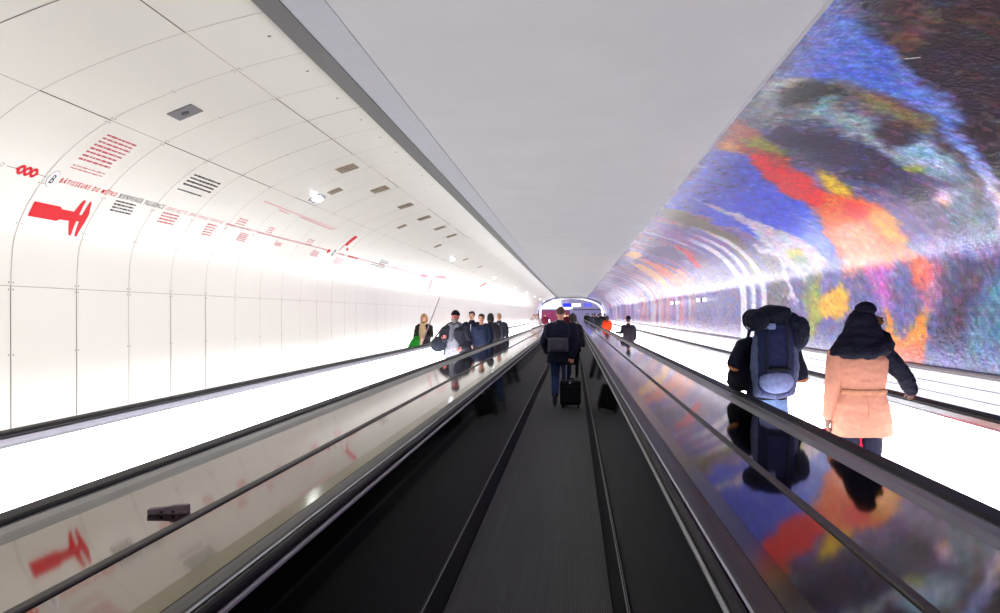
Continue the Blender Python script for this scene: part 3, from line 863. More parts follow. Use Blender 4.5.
# hall beyond
for nm, x in (('wall_hall_left', CX - 5.6), ('wall_hall_right', CX + 5.6)):
    bm = bmesh.new(); box(bm, (x, 135, 2.6), (0.3, 30, 5.2)); tag(from_bm(nm, bm, M_END), kind='structure')
bm = bmesh.new(); box(bm, (CX, 150, 2.6), (11.5, 0.3, 5.2)); tag(from_bm('wall_hall_end', bm, M_END), kind='structure')
bm = bmesh.new(); box(bm, (CX, 135, 5.2), (11.5, 30, 0.2)); tag(from_bm('ceiling_hall', bm, M_SOFFIT), kind='structure')
t = thing('advert_panel', 'glowing magenta advertising panel low on the left at the far end of the corridor', 'advertisement', (-3.0, 123.6, 0))
bm = bmesh.new(); box(bm, (0, 0, 1.2), (5.0, 0.12, 2.1), bevel=0.02); from_bm('frame', bm, M_TRIM_DARK, t)
M_AD = mat('magenta_backlit_poster', (150, 50, 96), rough=0.4, emit=0.4, var=0.5, scale=0.9)
bm = bmesh.new(); box(bm, (0, -0.07, 1.25), (4.7, 0.02, 1.8)); from_bm('poster', bm, M_AD, t)
bm = bmesh.new(); box(bm, (1.9, -0.09, 1.2), (0.7, 0.02, 0.6)); from_bm('bright_patch', bm, mat('orange_backlit_patch', (255, 190, 140), emit=1.4, var=0.1), t)
t = thing('hall_glow_panel', 'glowing white panel standing in for the bright hall, high left at the far end', 'light', (-3.4, 123.4, 0))  # added emissive panel stands in for the brightly lit hall past the vault
bm = bmesh.new()
prism(bm, [(-1.1, 2.5), (1.4, 2.5), (1.4, 3.95), (0.2, 3.95), (-0.4, 3.55), (-0.9, 2.9)], 0, 0.15)
from_bm('glowing_face', bm, mat('hall_glow_white', (252, 252, 255), emit=2.0, var=0.0), t)
bm = bmesh.new(); prism(bm, [(-1.15, 2.42), (1.45, 2.42), (1.45, 2.5), (-1.15, 2.5)], 0, 0.2); from_bm('frame', bm, M_TRIM_DARK, t)
def oversign(label, x, w, rgb, e):
    t = thing('overhead_sign', label, 'sign', (x, 121.6, 3.05), group='overhead signs at the far end')
    bm = bmesh.new(); box(bm, (0, 0.05, 0), (w + .06, 0.1, 0.56), bevel=0.015); from_bm('casing', bm, M_TRIM_DARK, t)
    bm = bmesh.new(); box(bm, (0, -0.008, 0), (w, 0.012, 0.5)); from_bm('sign_face', bm, mat('sign_%d_%d' % (rgb[0], rgb[1]), rgb, rough=0.4, emit=e, var=0.12, scale=5), t)
    for dx in (-w * .35, w * .35):
        bm = bmesh.new(); tube(bm, [(dx, 0.05, 0.28), (dx, 0.05, 0.85)], 0.02, 8); from_bm('hanger', bm, M_TRIM_DARK, t)
oversign('deep blue overhead sign, leftmost of the three hanging at the far end', -0.95, 1.25, (40, 50, 225), 0.9)
oversign('white overhead sign between two blue ones at the far end', 0.5, 1.45, (245, 245, 255), 1.2)
oversign('pale blue overhead sign, rightmost of the three hanging at the far end', 2.35, 1.2, (100, 100, 235), 0.8)
for i, (x, y) in enumerate(((-3.5, 128), (0, 128), (3.5, 128), (-3.5, 138), (0, 138), (3.5, 138))):
    t = thing('hall_ceiling_light', 'flat white ceiling light in the hall beyond the corridor', 'ceiling light', (x, y, 5.06), group='hall ceiling lights')
    bm = bmesh.new(); box(bm, (0, 0, 0), (2.2, 4.0, 0.06), bevel=0.01); from_bm('glowing_face', bm, mat('hall_diffuser', (250, 248, 255), emit=8.0, var=0.0), t)

# ------------------------------------------------------------------ people
SKIN = mat('skin_warm', (214, 160, 132), rough=0.55, var=0.06)
SKIN_RED = mat('skin_ruddy', (216, 122, 110), rough=0.55, var=0.08)
SKIN_TAN = mat('skin_tan', (196, 124, 78), rough=0.55, var=0.06)
SKIN_DARK = mat('skin_dark', (104, 66, 50), rough=0.55, var=0.08)
EYE_M = mat('eye_dark', (34, 26, 24), rough=0.2, var=0.0)
LIP_M = mat('lip', (158, 84, 80), rough=0.5, var=0.05)
V = Vector

def hand(bm, w, d, n, sgn, curl=0.6):
    """Palm, four fingers and a thumb from wrist w along d; n is the palm side, sgn the thumb side."""
    d = V(d).normalized(); n = (V(n) - d * V(n).dot(d)).normalized(); s = d.cross(n) * sgn
    w = V(w)
    R = Matrix((s, d, n)).transposed()
    ell(bm, w + d * 0.052, (0.040, 0.055, 0.017), R)
    for i, (off, L) in enumerate(((0.029, 0.068), (0.010, 0.078), (-0.010, 0.072), (-0.028, 0.056))):
        b = w + d * 0.088 + s * off
        c1, c2 = curl * 0.6, curl * 1.4
        m1 = b + (d * math.cos(c1) + n * math.sin(c1)) * L * 0.5
        m2 = m1 + (d * math.cos(c2) + n * math.sin(c2)) * L * 0.5
        tube(bm, [b - d * 0.02, b, m1, m2], [0.0095, 0.0092, 0.0085, 0.0075], 8)
    t0 = w + d * 0.025 + s * 0.030
    tube(bm, [t0, t0 + s * 0.026 + d * 0.030 + n * 0.006, t0 + s * 0.032 + d * 0.062 + n * 0.02], [0.013, 0.0105, 0.009], 8)

def rotz(p, c, a):
    x, y = p[0] - c[0], p[1] - c[1]
    return V((c[0] + x * math.cos(a) - y * math.sin(a), c[1] + x * math.sin(a) + y * math.cos(a), p[2]))

DEF_ARMS = {1: ((0.27, -0.02, 1.13), (0.27, 0.08, 0.88)), -1: ((-0.27, -0.02, 1.13), (-0.27, 0.08, 0.88))}
DEF_LEGS = {1: ((0.10, 0.02, 0.49), (0.10, 0.0, 0.085)), -1: ((-0.10, 0.03, 0.49), (-0.10, 0.02, 0.085))}

class Person:
    def __init__(s, label, loc, rz=0.0, H=1.75, arms=None, legs=None, skin=None, female=False, face=True, near=False,
                 head_turn=0.0, group=None, hand_dirs=None, hide_hands=(), elbow=.042, foot_dirs=None, sw=None, curl=0.6, kindname='person'):
        s.t = thing(kindname, label, 'person', loc, rz, group)
        s.k = H / 1.75
        s.arms = dict(DEF_ARMS); s.arms.update(arms or {})
        s.legs = dict(DEF_LEGS); s.legs.update(legs or {})
        s.sw = sw or (0.165 if female else 0.185)
        s.ht = head_turn
        s.vox = 0.0085 if near else 0.012
        s.near = near
        s.foot_dirs = foot_dirs or {}
        sk = skin or SKIN
        bm = bmesh.new()
        f = 0.92 if female else 1.0
        loft(bm, [(0, 0, .84, .14, .10), (0, 0, .93, .165, .115), (0, 0, 1.06, .135 * f, .10), (0, .01, 1.2, .15 * f, .108), (0, .01, 1.33, .165 * f, .108), (0, 0, 1.41, .14 * f, .085), (0, 0, 1.47, .07, .06)], 20)
        tube(bm, [(0, -.005, 1.43), (0, .012, 1.56)], [.056 * f, .052 * f])
        hc = (0, .02, 1.64)
        H_ = lambda p: rotz(p, hc, s.ht)
        RZ = Matrix.Rotation(s.ht, 3, 'Z')
        ell(bm, H_((0, .015, 1.648)), (.074, .094, .106), RZ, 3)
        ell(bm, H_((0, .045, 1.582)), (.056, .062, .060), RZ)
        ell(bm, H_((0, .092, 1.553)), (.026, .022, .018), RZ)
        tube(bm, [H_((0, .098, 1.665)), H_((0, .118, 1.628))], [.010, .016], 8)
        ell(bm, H_((0, .092, 1.682)), (.050, .018, .012), RZ)
        for sg in (-1, 1):
            ell(bm, H_((sg * .076, .005, 1.638)), (.010, .020, .032), RZ)
            ell(bm, H_((sg * .036, .085, 1.615)), (.022, .020, .020), RZ)
            e, w = s.arms[sg]
            tube(bm, [(sg * s.sw, 0, 1.40), (sg * (s.sw + .02), 0, 1.36), e, w], [.055, .05, elbow, .029])
            if sg not in hide_hands:
                hd = (hand_dirs or {}).get(sg)
                if hd is None:
                    dv = (V(w) - V(e)).normalized(); nv = V((-sg, 0.15, 0))
                else:
                    dv, nv = hd
                fwd = V((0, 1, 0.3))
                s_axis = V(dv).cross(V(nv))
                hand(bm, w, dv, nv, 1 if s_axis.dot(fwd) > 0 else -1, curl)
            kn, an = s.legs[sg]
            tube(bm, [(sg * .088, 0, .90), (sg * .092, .005, .80), kn, (V(kn) * .6 + V(an) * .4) + V((0, -.012, 0)), an], [.085, .082, .056, .052, .036])
            fd = V(s.foot_dirs.get(sg, (sg * .12, 1, 0))).normalized()
            tube(bm, [V(an) - fd * .03 + V((0, 0, -.03)), V(an) + fd * .08 + V((0, 0, -.04)), V(an) + fd * .15 + V((0, 0, -.05))], [.034, .036, .026])
        s.body = fuse('body', bm, sk, s.t, s.vox, 3, k=s.k)
        if face:
            for sg in (-1, 1):
                bm = bmesh.new(); ell(bm, V(H_((sg * .033, .1, 1.652))) * s.k, (.013 * s.k, .008 * s.k, .0085 * s.k), RZ); from_bm('eye', bm, EYE_M, s.t, True)
            bm = bmesh.new(); ell(bm, V(H_((0, .105, 1.588))) * s.k, (.024 * s.k, .008 * s.k, .007 * s.k), RZ); from_bm('mouth', bm, LIP_M, s.t, True)
    def H_(s, p): return rotz(p, (0, .02, 1.64), s.ht)
    def RZ(s): return Matrix.Rotation(s.ht, 3, 'Z')
    def part(s, name, bm, m, voxel=None, smooth=4, wrinkle=0.0, wscale=9.0, label=None):
        o = fuse(name, bm, m, s.t, voxel or s.vox, smooth, wrinkle, wscale, random.random() * 20, s.k)
        if label: o['label'] = label
        return o
    def trousers(s, m, fit=1.0, top=0.98, low=0.0):
        bm = bmesh.new()
        loft(bm, [(0, 0, .80, .165, .12), (0, 0, .9, .178, .128), (0, 0, top, .165, .118)], 20)
        for sg in (-1, 1):
            kn, an = s.legs[sg]
            a = V(an) + (V(kn) - V(an)).normalized() * (0.01 + low)
            tube(bm, [(sg * .088, 0, .90), (sg * .094, .005, .78), kn, V(kn) * .5 + a * .5, a], [.098 * fit, .096 * fit, .074 * fit, .068 * fit, .062 * fit])
        return s.part('trousers', bm, m, None, 4, .006, 12)
    def shoes(s, m, sole=None):
        for sg in (-1, 1):
            kn, an = s.legs[sg]
            fd = V(s.foot_dirs.get(sg, (sg * .12, 1, 0))).normalized()
            sd = fd.cross(V((0, 0, 1))).normalized() if abs(fd.z) < .95 else V((1, 0, 0))
            up = sd.cross(fd).normalized()
            bm = bmesh.new()
            A = V(an)
            R = Matrix((sd, fd, up)).transposed()
            ell(bm, A - fd * .01 - up * .03, (.043, .062, .05), R)
            ell(bm, A + fd * .09 - up * .045, (.048, .115, .038), R)
            tube(bm, [A - up * .01, A + up * .03], [.05, .048])
            o = s.part('shoe', bm, m, .009, 3)
            if sole:
                b2 = bmesh.new()
                ell(b2, A + fd * .055 - up * .076, (.050, .155, .012), R)
                fuse('sole', b2, sole, o, .007, 2, k=s.k)
    def coat(s, m, secs, sleeves=(1, -1), name='coat', cuff=0.0, half=None, fat=1.0, collar=True, power=2.3, wrinkle=.007, shoulder=.078, hem_flat=True, hood=False):
        bm = bmesh.new()
        loft(bm, secs, 28, power)
        for sg in sleeves:
            e, w = V(s.arms[sg][0]), V(s.arms[sg][1])
            w2 = e + (w - e) * (1 - cuff)
            if half:
                a0 = V((sg * (s.sw + .025), 0, 1.375)); tube(bm, [(sg * (s.sw - .03), 0, 1.405), a0, (a0 + e) / 2, a0 + (e - a0) * half], [shoulder, .082 * fat, .074 * fat, .066 * fat])
                continue
            tube(bm, [(sg * (s.sw - .03), 0, 1.405), (sg * (s.sw + .025), 0, 1.375), (V((sg * (s.sw + .025), 0, 1.375)) + e) / 2, e, (e + w2) / 2, w2], [shoulder, .082 * fat, .074 * fat, .066 * fat, .058 * fat, .048 * fat])
        if collar:
            loft(bm, [(0, -.005, 1.42, .12, .09), (0, -.005, 1.49, .082, .078), (0, -.008, 1.525, .072, .072)], 18)
        if hood:
            ell(bm, (0, -.085, 1.45), (.13, .07, .085))
            ell(bm, (0, -.06, 1.49), (.11, .07, .06))
        return s.part(name, bm, m, None, 5, wrinkle, 8)
    def hair(s, m, style='short', puff=1.0):
        bm = bmesh.new()
        ell(bm, s.H_((0, -.006, 1.672)), (.084 * puff, .100 * puff, .100 * puff), s.RZ(), 3)
        if style == 'fringe':
            ell(bm, s.H_((0.01, .060, 1.725)), (.066, .050, .032), s.RZ())
        if style in ('bob', 'long'):
            for sg in (-1, 1):
                tube(bm, [s.H_((sg * .07, -.01, 1.68)), s.H_((sg * .085, -.02, 1.60)), s.H_((sg * .08, -.02, 1.53 if style == 'bob' else 1.42))], [.035, .034, .022])
            tube(bm, [s.H_((0, -.06, 1.68)), s.H_((0, -.085, 1.58)), s.H_((0, -.10, 1.52 if style == 'bob' else 1.38))], [.07, .07, .045])
        return s.part('hair', bm, m, .009, 3, .006, 40)
    def beanie(s, m, name='beanie'):
        bm = bmesh.new()
        ell(bm, s.H_((0, 0, 1.70)), (.088, .105, .095), s.RZ(), 3)
        bmesh.ops.bisect_plane(bm, geom=bm.verts[:] + bm.edges[:] + bm.faces[:], plane_co=(0, 0, 1.68), plane_no=(0, 0, -1), clear_outer=True)
        bmesh.ops.holes_fill(bm, edges=bm.edges[:])
        loft(bm, [(0, .0, 1.675, .090, .106), (0, 0, 1.69, .094, .110), (0, 0, 1.715, .092, .108)], 24)
        return s.part(name, bm, m, .009, 2, .003, 30)

COAT_HIP = [(0, 0, .80, .205, .15), (0, 0, .92, .215, .155), (0, 0, 1.06, .195, .14), (0, .005, 1.22, .205, .145), (0, .005, 1.34, .215, .14), (0, 0, 1.41, .175, .105), (0, 0, 1.47, .09, .075)]
COAT_MID = [(0, 0, .70, .225, .165)] + COAT_HIP[1:]
JACKET = [(0, 0, .90, .19, .14)] + [(0, 0, .96, .19, .14)] + COAT_HIP[2:]
DK = cloth('navy', (30, 34, 54)); BLK = cloth('black', (28, 28, 34)); CHAR = cloth('charcoal', (58, 60, 70)); JEANS = cloth('blue_jeans', (58, 78, 122))
LTJEANS = cloth('washed_jeans', (112, 140, 188)); DKJEANS = cloth('dark_jeans', (40, 48, 74)); DKTR = cloth('dark_trousers', (34, 34, 44))
LEATHER = mat('black_shoe_leather', (26, 25, 27), rough=0.4, var=0.1); SOLE = mat('pale_shoe_sole', (150, 148, 150), rough=0.7, var=0.1)
HAIR_BR = mat('brown_hair', (52, 36, 28), rough=0.6, var=0.3, scale=60); HAIR_BK = mat('black_hair', (22, 20, 22), rough=0.5, var=0.3, scale=60)
HAIR_BL = mat('blond_hair', (188, 142, 84), rough=0.6, var=0.25, scale=60); HAIR_GR = mat('grey_hair', (150, 142, 138), rough=0.7, var=0.2, scale=60)
M_BAGDK = cloth('bag_dark', (44, 44, 54)); M_BAGGREY = cloth('bag_grey', (92, 92, 108))
M_STRAP = cloth('webbing', (40, 42, 50))

# --- man in the navy coat pulling a suitcase
p = Person('man from behind in a navy coat and jeans, pulling a black suitcase', (-0.225, 14.1, 0.0), 0, 1.77,
           arms={1: ((.275, -.06, 1.12), (.205, -.165, .875)), -1: ((-.30, -.02, 1.13), (-.25, .13, .95))},
           legs={1: ((.095, .06, .49), (.10, .05, .085)), -1: ((-.095, .06, .50), (-.095, -.20, .20))},
           foot_dirs={-1: (0, .62, -.78)}, near=True, curl=1.1, hand_dirs={1: ((-.05, -.28, -.95), (0, 1, 0))})
p.trousers(JEANS, 1.0)
p.shoes(cloth('grey_trainer', (72, 72, 84)), SOLE)
p.coat(DK, [(0, 0, .76, .245, .175), (0, 0, .92, .24, .17), (0, 0, 1.08, .228, .16), (0, .005, 1.24, .228, .158), (0, .005, 1.36, .222, .148), (0, 0, 1.42, .175, .105), (0, 0, 1.47, .09, .08)], fat=1.12)
bm = bmesh.new(); ell(bm, (0, -.004, 1.678), (.079, .096, .088), None, 3); p.part('hair', bm, mat('cropped_hair', (96, 72, 62), rough=0.8, var=0.25, scale=90), .009, 2, .002, 60)
k = p.k
t = thing('messenger_bag', 'dark grey messenger bag slung low across the back of the navy coat', 'bag', (-0.265, 13.865, 1.10))
bm = bmesh.new(); box(bm, (0, 0, 0), (.36, .10, .25), bevel=.035); ell(bm, (0, -.02, -.02), (.17, .07, .11)); fuse('bag_body', bm, M_BAGGREY, t, .01, 4, .006, 14)
bm = bmesh.new(); box(bm, (0, -.065, .03), (.345, .03, .17), bevel=.012); fuse('flap', bm, cloth('flap', (84, 84, 98)), t, .009, 3, .003, 14)
bm = bmesh.new(); tube(bm, [(-.17, -.01, .09), (-.235, .10, .16), (-.22, .2, .24), (-.08, .26, .38), (.02, .22, .42), (.09, .15, .415), (.17, .10, .36), (.21, .05, .24), (.16, -.02, .10)], .017, 8); from_bm('strap', bm, M_STRAP, t, True)

t = thing('wheeled_suitcase', 'black upright wheeled suitcase with a raised handle behind the man in navy', 'suitcase', (-0.045, 13.80, 0))
bm = bmesh.new(); box(bm, (0, 0, .265), (.37, .23, .43), bevel=.045); SH = cloth('suitcase_black', (28, 29, 36), rough=0.55); fuse('shell', bm, SH, t, .01, 3)
bm = bmesh.new(); box(bm, (0, -.12, .235), (.31, .035, .30), bevel=.015); fuse('front_pocket', bm, SH, t, .009, 2)
bm = bmesh.new(); box(bm, (0, -.119, .42), (.30, .012, .016), bevel=.004); from_bm('zip', bm, M_STRAP, t)
bm = bmesh.new(); bmesh.ops.create_cone(bm, cap_ends=True, segments=20, radius1=.022, radius2=.020, depth=.008, matrix=Matrix.Translation((-.01, -.121, .445)) @ Matrix.Rotation(PI / 2, 4, 'X')); tag(from_bm('badge', bm, mat('silver_badge', (200, 202, 208), rough=0.3, metal=0.8), t), 'small round silver badge')
for x in (-.075, .075):
    bm = bmesh.new(); tube(bm, [(x, .07, .46), (x, .06, .755)], .0085, 8); from_bm('handle_rod', bm, mat('satin_handle_rod', (196, 198, 204), rough=0.4, metal=0.3, var=0.03), t, True)
bm = bmesh.new(); tube(bm, [(-.085, .06, .762), (.085, .06, .762)], .016, 10); from_bm('handle_grip', bm, M_RUBBER, t, True)
bm = bmesh.new(); tube(bm, [(-.06, 0, .48), (-.05, 0, .505), (.05, 0, .505), (.06, 0, .48)], .010, 8); from_bm('carry_handle', bm, M_RUBBER, t, True)
for x in (-.14, .14):
    for y in (-.08, .08):
        bm = bmesh.new(); bmesh.ops.create_cone(bm, cap_ends=True, segments=18, radius1=.027, radius2=.027, depth=.026, matrix=Matrix.Translation((x, y, .027)) @ Matrix.Rotation(PI / 2, 4, 'Y')); box(bm, (x, y, .05), (.034, .02, .03), bevel=.004); from_bm('wheel', bm, M_RUBBER, t)

# --- person ahead of him on the same belt
p = Person('brown-haired person in a dark coat, ahead of the man with the suitcase', (-.01, 20.3, 0), 0, 1.66, female=True)
p.trousers(DKTR); p.shoes(LEATHER); p.coat(cloth('umber', (48, 42, 52)), COAT_MID); p.hair(HAIR_BR, 'bob')
t = thing('shoulder_bag', 'dark shoulder bag at the right hip of the brown-haired person ahead', 'bag', (.25, 20.22, .93))
bm = bmesh.new(); box(bm, (0, 0, 0), (.12, .30, .26), bevel=.04); fuse('bag_body', bm, M_BAGDK, t, .012, 3, .006)
bm = bmesh.new(); tube(bm, [(.0, -.08, .12), (-.09, -.02, .42), (.0, .08, .12)], .012, 8); from_bm('strap', bm, M_STRAP, t, True)

# --- left walkway, coming towards the camera (facing -Y)
p = Person('bearded man in a black beanie and grey scarf raising one hand on the left walkway', (-2.38, 15.8, 0), PI - .12, 1.69,
           arms={1: ((.31, .06, 1.13), (.17, .25, 1.16)), -1: ((-.30, .02, 1.12), (-.20, .22, 1.00))}, skin=SKIN_RED, near=True,
           hand_dirs={1: ((-.15, .25, .95), (-.3, .9, 0))}, curl=0.9)
p.trousers(JEANS); p.shoes(LEATHER)
p.coat(cloth('slate', (62, 64, 76)), [(0, 0, .84, .25, .17), (0, 0, .96, .26, .18), (0, 0, 1.10, .255, .18), (0, .005, 1.24, .25, .175), (0, .005, 1.36, .24, .16), (0, 0, 1.42, .18, .11), (0, 0, 1.47, .09, .08)], fat=1.2)
bm = bmesh.new(); loft(bm, [(0.03, .13, .78, .155, .06), (0.03, .135, .95, .16, .062), (0.02, .12, 1.14, .14, .07), (0, .10, 1.30, .11, .07)], 20, 2.6); p.part('front_panel', bm, cloth('pale_grey', (168, 170, 182)), None, 4, .008, 12, 'pale grey open coat front')
bm = bmesh.new(); tube(bm, [(-.07, .10, 1.47), (0, .13, 1.44), (.07, .10, 1.47), (.10, 0, 1.49), (.05, -.08, 1.50), (-.05, -.08, 1.50), (-.10, 0, 1.49), (-.07, .10, 1.47)], .045); tube(bm, [(.03, .13, 1.44), (.04, .165, 1.32), (.05, .18, 1.18)], [.05, .055, .05]); p.part('scarf', bm, cloth('grey_knit', (128, 130, 142)), None, 3, .008, 18)
bm = bmesh.new(); ell(bm, (0, .085, 1.562), (.062, .055, .052)); ell(bm, (0, .105, 1.612), (.042, .018, .012))
for sg in (-1, 1): ell(bm, (sg * .058, .055, 1.60), (.018, .03, .045))
p.part('beard', bm, HAIR_GR, .008, 2, .004, 60); p.beanie(cloth('beanie_black', (24, 22, 26)))
t = thing('round_bag', 'dark rounded bag hanging at the hip of the bearded man', 'bag', (-2.70, 15.62, 1.04))
bm = bmesh.new(); ell(bm, (0, 0, 0), (.155, .12, .155), None, 3); box(bm, (0, 0, -.01), (.22, .16, .2), bevel=.06); fuse('bag_body', bm, cloth('bag_blueblack', (48, 52, 64)), t, .012, 4, .008)
bm = bmesh.new(); tube(bm, [(-.06, 0, .14), (.06, .02, .30), (.20, .06, .42), (.28, .1, .45)], .013, 8); from_bm('strap', bm, M_STRAP, t, True)

p = Person('dark-haired man in a navy jacket standing just behind the bearded man', (-2.72, 21.0, 0), PI - .1, 1.71)
p.trousers(DKTR); p.shoes(LEATHER); p.coat(DK, JACKET, fat=1.1); p.hair(HAIR_BK, 'fringe')
bm = bmesh.new(); tube(bm, [(.0, .155, 1.40), (.0, .165, 1.2), (.0, .16, .95)], .010, 8); p.part('zip_edge', bm, cloth('zip_pale', (190, 196, 208)), .008, 1)
p = Person('young brown-haired man in a dark navy jumper, right of the bearded man', (-2.31, 19.7, 0), PI - .15, 1.64, arms={1: ((.27, .02, 1.12), (.22, .14, .92)), -1: ((-.28, .02, 1.12), (-.24, .14, .92))})
p.trousers(DKTR); p.shoes(LEATHER); p.coat(cloth('ink', (38, 46, 70)), JACKET, name='jumper', fat=1.05, collar=False); p.hair(HAIR_BR, 'fringe', 1.03)
p = Person('person with thick dark hair turned away, behind the young man in the navy jumper', (-2.36, 22.3, 0), .5, 1.65)
p.trousers(DKTR); p.shoes(LEATHER); p.coat(cloth('taupe', (64, 58, 64)), COAT_HIP); p.hair(HAIR_BK, 'bob', 1.1)
p = Person('fair-haired older man in an open charcoal jacket and jeans, last of the left group', (-2.33, 24.6, 0), PI - .1, 1.66)
p.trousers(JEANS); p.shoes(LEATHER); p.coat(CHAR, JACKET, fat=1.1); p.hair(mat('fair_thin_hair', (196, 160, 132), rough=0.7, var=0.15, scale=60))
bm = bmesh.new(); loft(bm, [(0, .115, .93, .055, .045), (0, .125, 1.1, .06, .045), (0, .115, 1.32, .045, .05), (0, .08, 1.42, .03, .03)], 16); p.part('shirt', bm, cloth('pale_blue_shirt', (142, 158, 190)), .01, 3)

# --- woman in the side passage
p = Person('fair-haired woman in a dark jacket and long cream scarf in the left passage', (-4.05, 21.2, 0), PI - .2, 1.64, female=True,
           arms={1: ((.26, .0, 1.12), (.24, .12, .92)), -1: ((-.25, .05, 1.13), (-.14, .24, 1.10))}, curl=1.2)
p.trousers(DKTR); p.shoes(LEATHER); p.coat(cloth('olive_black', (42, 38, 36)), JACKET); p.hair(HAIR_BL, 'bob', 1.05)
bm = bmesh.new(); tube(bm, [(-.06, .09, 1.48), (0, .11, 1.45), (.06, .09, 1.48), (.085, 0, 1.5), (0, -.075, 1.51), (-.085, 0, 1.5), (-.06, .09, 1.48)], .04); tube(bm, [(.02, .12, 1.45), (.03, .17, 1.25), (.0, .18, 1.05), (.06, .175, .82)], [.055, .06, .06, .05]); tube(bm, [(-.03, .12, 1.45), (-.09, .165, 1.28), (-.08, .165, 1.12)], [.05, .05, .045])
p.part('scarf', bm, cloth('cream', (214, 186, 148)), None, 3, .008, 18)
t = thing('green_bag', 'bright green bag carried by the fair-haired woman in the left passage', 'bag', (-4.28, 21.0, .84))
bm = bmesh.new(); loft(bm, [(-.02, 0, -.19, .17, .08), (-.01, 0, -.15, .18, .085), (.03, 0, .05, .13, .07), (.07, 0, .19, .07, .04), (.08, 0, .22, .04, .03)], 20, 2.6); fuse('bag_body', bm, cloth('green', (30, 128, 38)), t, .012, 4, .012, 8)
bm = bmesh.new(); tube(bm, [(.03, 0, .20), (.06, .02, .34), (.12, .02, .38), (.11, 0, .20)], .012, 8); from_bm('strap', bm, cloth('green_dark', (30, 70, 36)), t, True)
t = thing('long_pole', 'long thin pole held upright at a slant by the fair-haired woman', 'pole', (-3.99, 20.88, 1.06))
bm = bmesh.new(); tube(bm, [(-.14, 0, -.42), (.41, .05, 1.02)], [.014, .011], 10); from_bm('shaft', bm, mat('pole_mauve', (150, 128, 140), rough=0.5), t, True)
bm = bmesh.new(); tube(bm, [(-.15, 0, -.445), (-.13, 0, -.40)], .018, 10); from_bm('ferrule', bm, M_RUBBER, t, True)

# --- right walkway: hiker with a huge rucksack
HX, HY = 1.765, 7.1
p = Person('hiker seen from behind in a dark jacket and pale jeans carrying a huge rucksack', (HX, HY, 0), -.04, 1.71, near=True, skin=SKIN_TAN,
           arms={1: ((.315, -.06, 1.085), (.27, .17, 1.06)), -1: ((-.325, -.10, 1.20), (-.27, .15, 1.17))}, curl=1.3, elbow=.058)
p.trousers(LTJEANS, 1.08); p.shoes(LEATHER, SOLE); p.hair(HAIR_BR)
p.coat(cloth('midnight', (26, 28, 46)), JACKET, half=.84, fat=1.16)
t = thing('hiking_rucksack', 'huge navy and grey hiking rucksack on the back of the hiker in pale jeans', 'rucksack', (HX, HY - .24, .975))
NAVY = cloth('rucksack_navy', (40, 46, 84)); NAVY2 = cloth('rucksack_dark', (24, 27, 44)); SLATE = cloth('rucksack_slate', (86, 96, 130)); SIL = cloth('rucksack_pale', (128, 142, 188))
bm = bmesh.new(); loft(bm, [(0, 0, -.02, .13, .11), (0, -.01, .06, .165, .14), (0, -.01, .30, .17, .15), (0, 0, .52, .165, .14), (0, .01, .60, .14, .12)], 28, 2.8); tag(fuse('main_compartment', bm, NAVY, t, .01, 4, .007, 10))
bm = bmesh.new(); ell(bm, (-.01, -.01, .66), (.17, .15, .095), None, 3); ell(bm, (.02, -.06, .69), (.12, .10, .06)); fuse('lid', bm, NAVY2, t, .01, 3, .008, 14)
bm = bmesh.new(); tube(bm, [(-.135, -.02, .0), (-.155, -.03, .2), (-.15, -.03, .46)], [.05, .06, .045]); fuse('side_pocket', bm, SLATE, t, .01, 3, .006, 12)
bm = bmesh.new(); tube(bm, [(.13, -.02, .0), (.155, -.03, .2), (.14, -.03, .50)], [.055, .065, .05]); fuse('side_pocket', bm, SLATE, t, .01, 3, .006, 12)
bm = bmesh.new(); ell(bm, (-.005, -.115, .09), (.15, .075, .105), None, 3); o = fuse('front_pocket', bm, SIL, t, .01, 3, .006, 12); o['label'] = 'pale blue-grey lower front pocket'
bm = bmesh.new(); ell(bm, (0.0, -.15, .20), (.125, .05, .028)); fuse('pocket_opening', bm, NAVY2, t, .008, 2)
bm = bmesh.new(); box(bm, (-.07, -.145, .57), (.10, .03, .055), bevel=.01); fuse('label_patch', bm, SIL, t, .008, 2)
for x in (-.09, .075):
    bm = bmesh.new(); tube(bm, [(x, -.13, .64), (x * 1.05, -.163, .5), (x * 1.1, -.165, .32), (x * 1.1, -.175, .18)], .010, 8); from_bm('strap', bm, M_STRAP, t, True)
bm = bmesh.new(); box(bm, (.0, -.19, .205), (.10, .012, .014), bevel=.003); from_bm('buckle', bm, M_RUBBER, t)
bm = bmesh.new(); tube(bm, [(-.14, .04, -.02), (0, -.08, -.03), (.14, .04, -.02)], .04); fuse('hip_belt', bm, SLATE, t, .009, 3)
t = thing('sleeping_roll', 'rolled dark blue sleeping mat strapped to the upper left of the rucksack', 'sleeping roll', (HX - .165, HY - .26, 1.59))
bm = bmesh.new(); tube(bm, [(0, -.14, 0), (0, .14, 0.02)], .088, 20); fuse('roll', bm, NAVY2, t, .009, 2, .004, 16)
for y in (-.08, .08):
    bm = bmesh.new(); tube(bm, [(0.093 * math.cos(a), y, .005 + 0.093 * math.sin(a)) for a in [2 * PI * i / 16 for i in range(17)]], .007, 6); from_bm('strap', bm, M_STRAP, t, True)
t = thing('stuff_sack', 'dark blue-grey stuff sack tied to the upper right side of the rucksack', 'stuff sack', (HX + .215, HY - .24, 1.475))
bm = bmesh.new(); ell(bm, (0, 0, 0), (.10, .12, .16), Matrix.Rotation(.2, 3, 'Y'), 3); ell(bm, (-.05, -.02, .10), (.07, .08, .09)); fuse('sack', bm, cloth('sack_dark', (34, 40, 60)), t, .01, 3, .010, 16)
bm = bmesh.new(); tube(bm, [(0.01, -.12, .08), (-.03, -.13, 0), (0, -.12, -.1)], .007, 6); from_bm('drawcord', bm, M_STRAP, t, True)
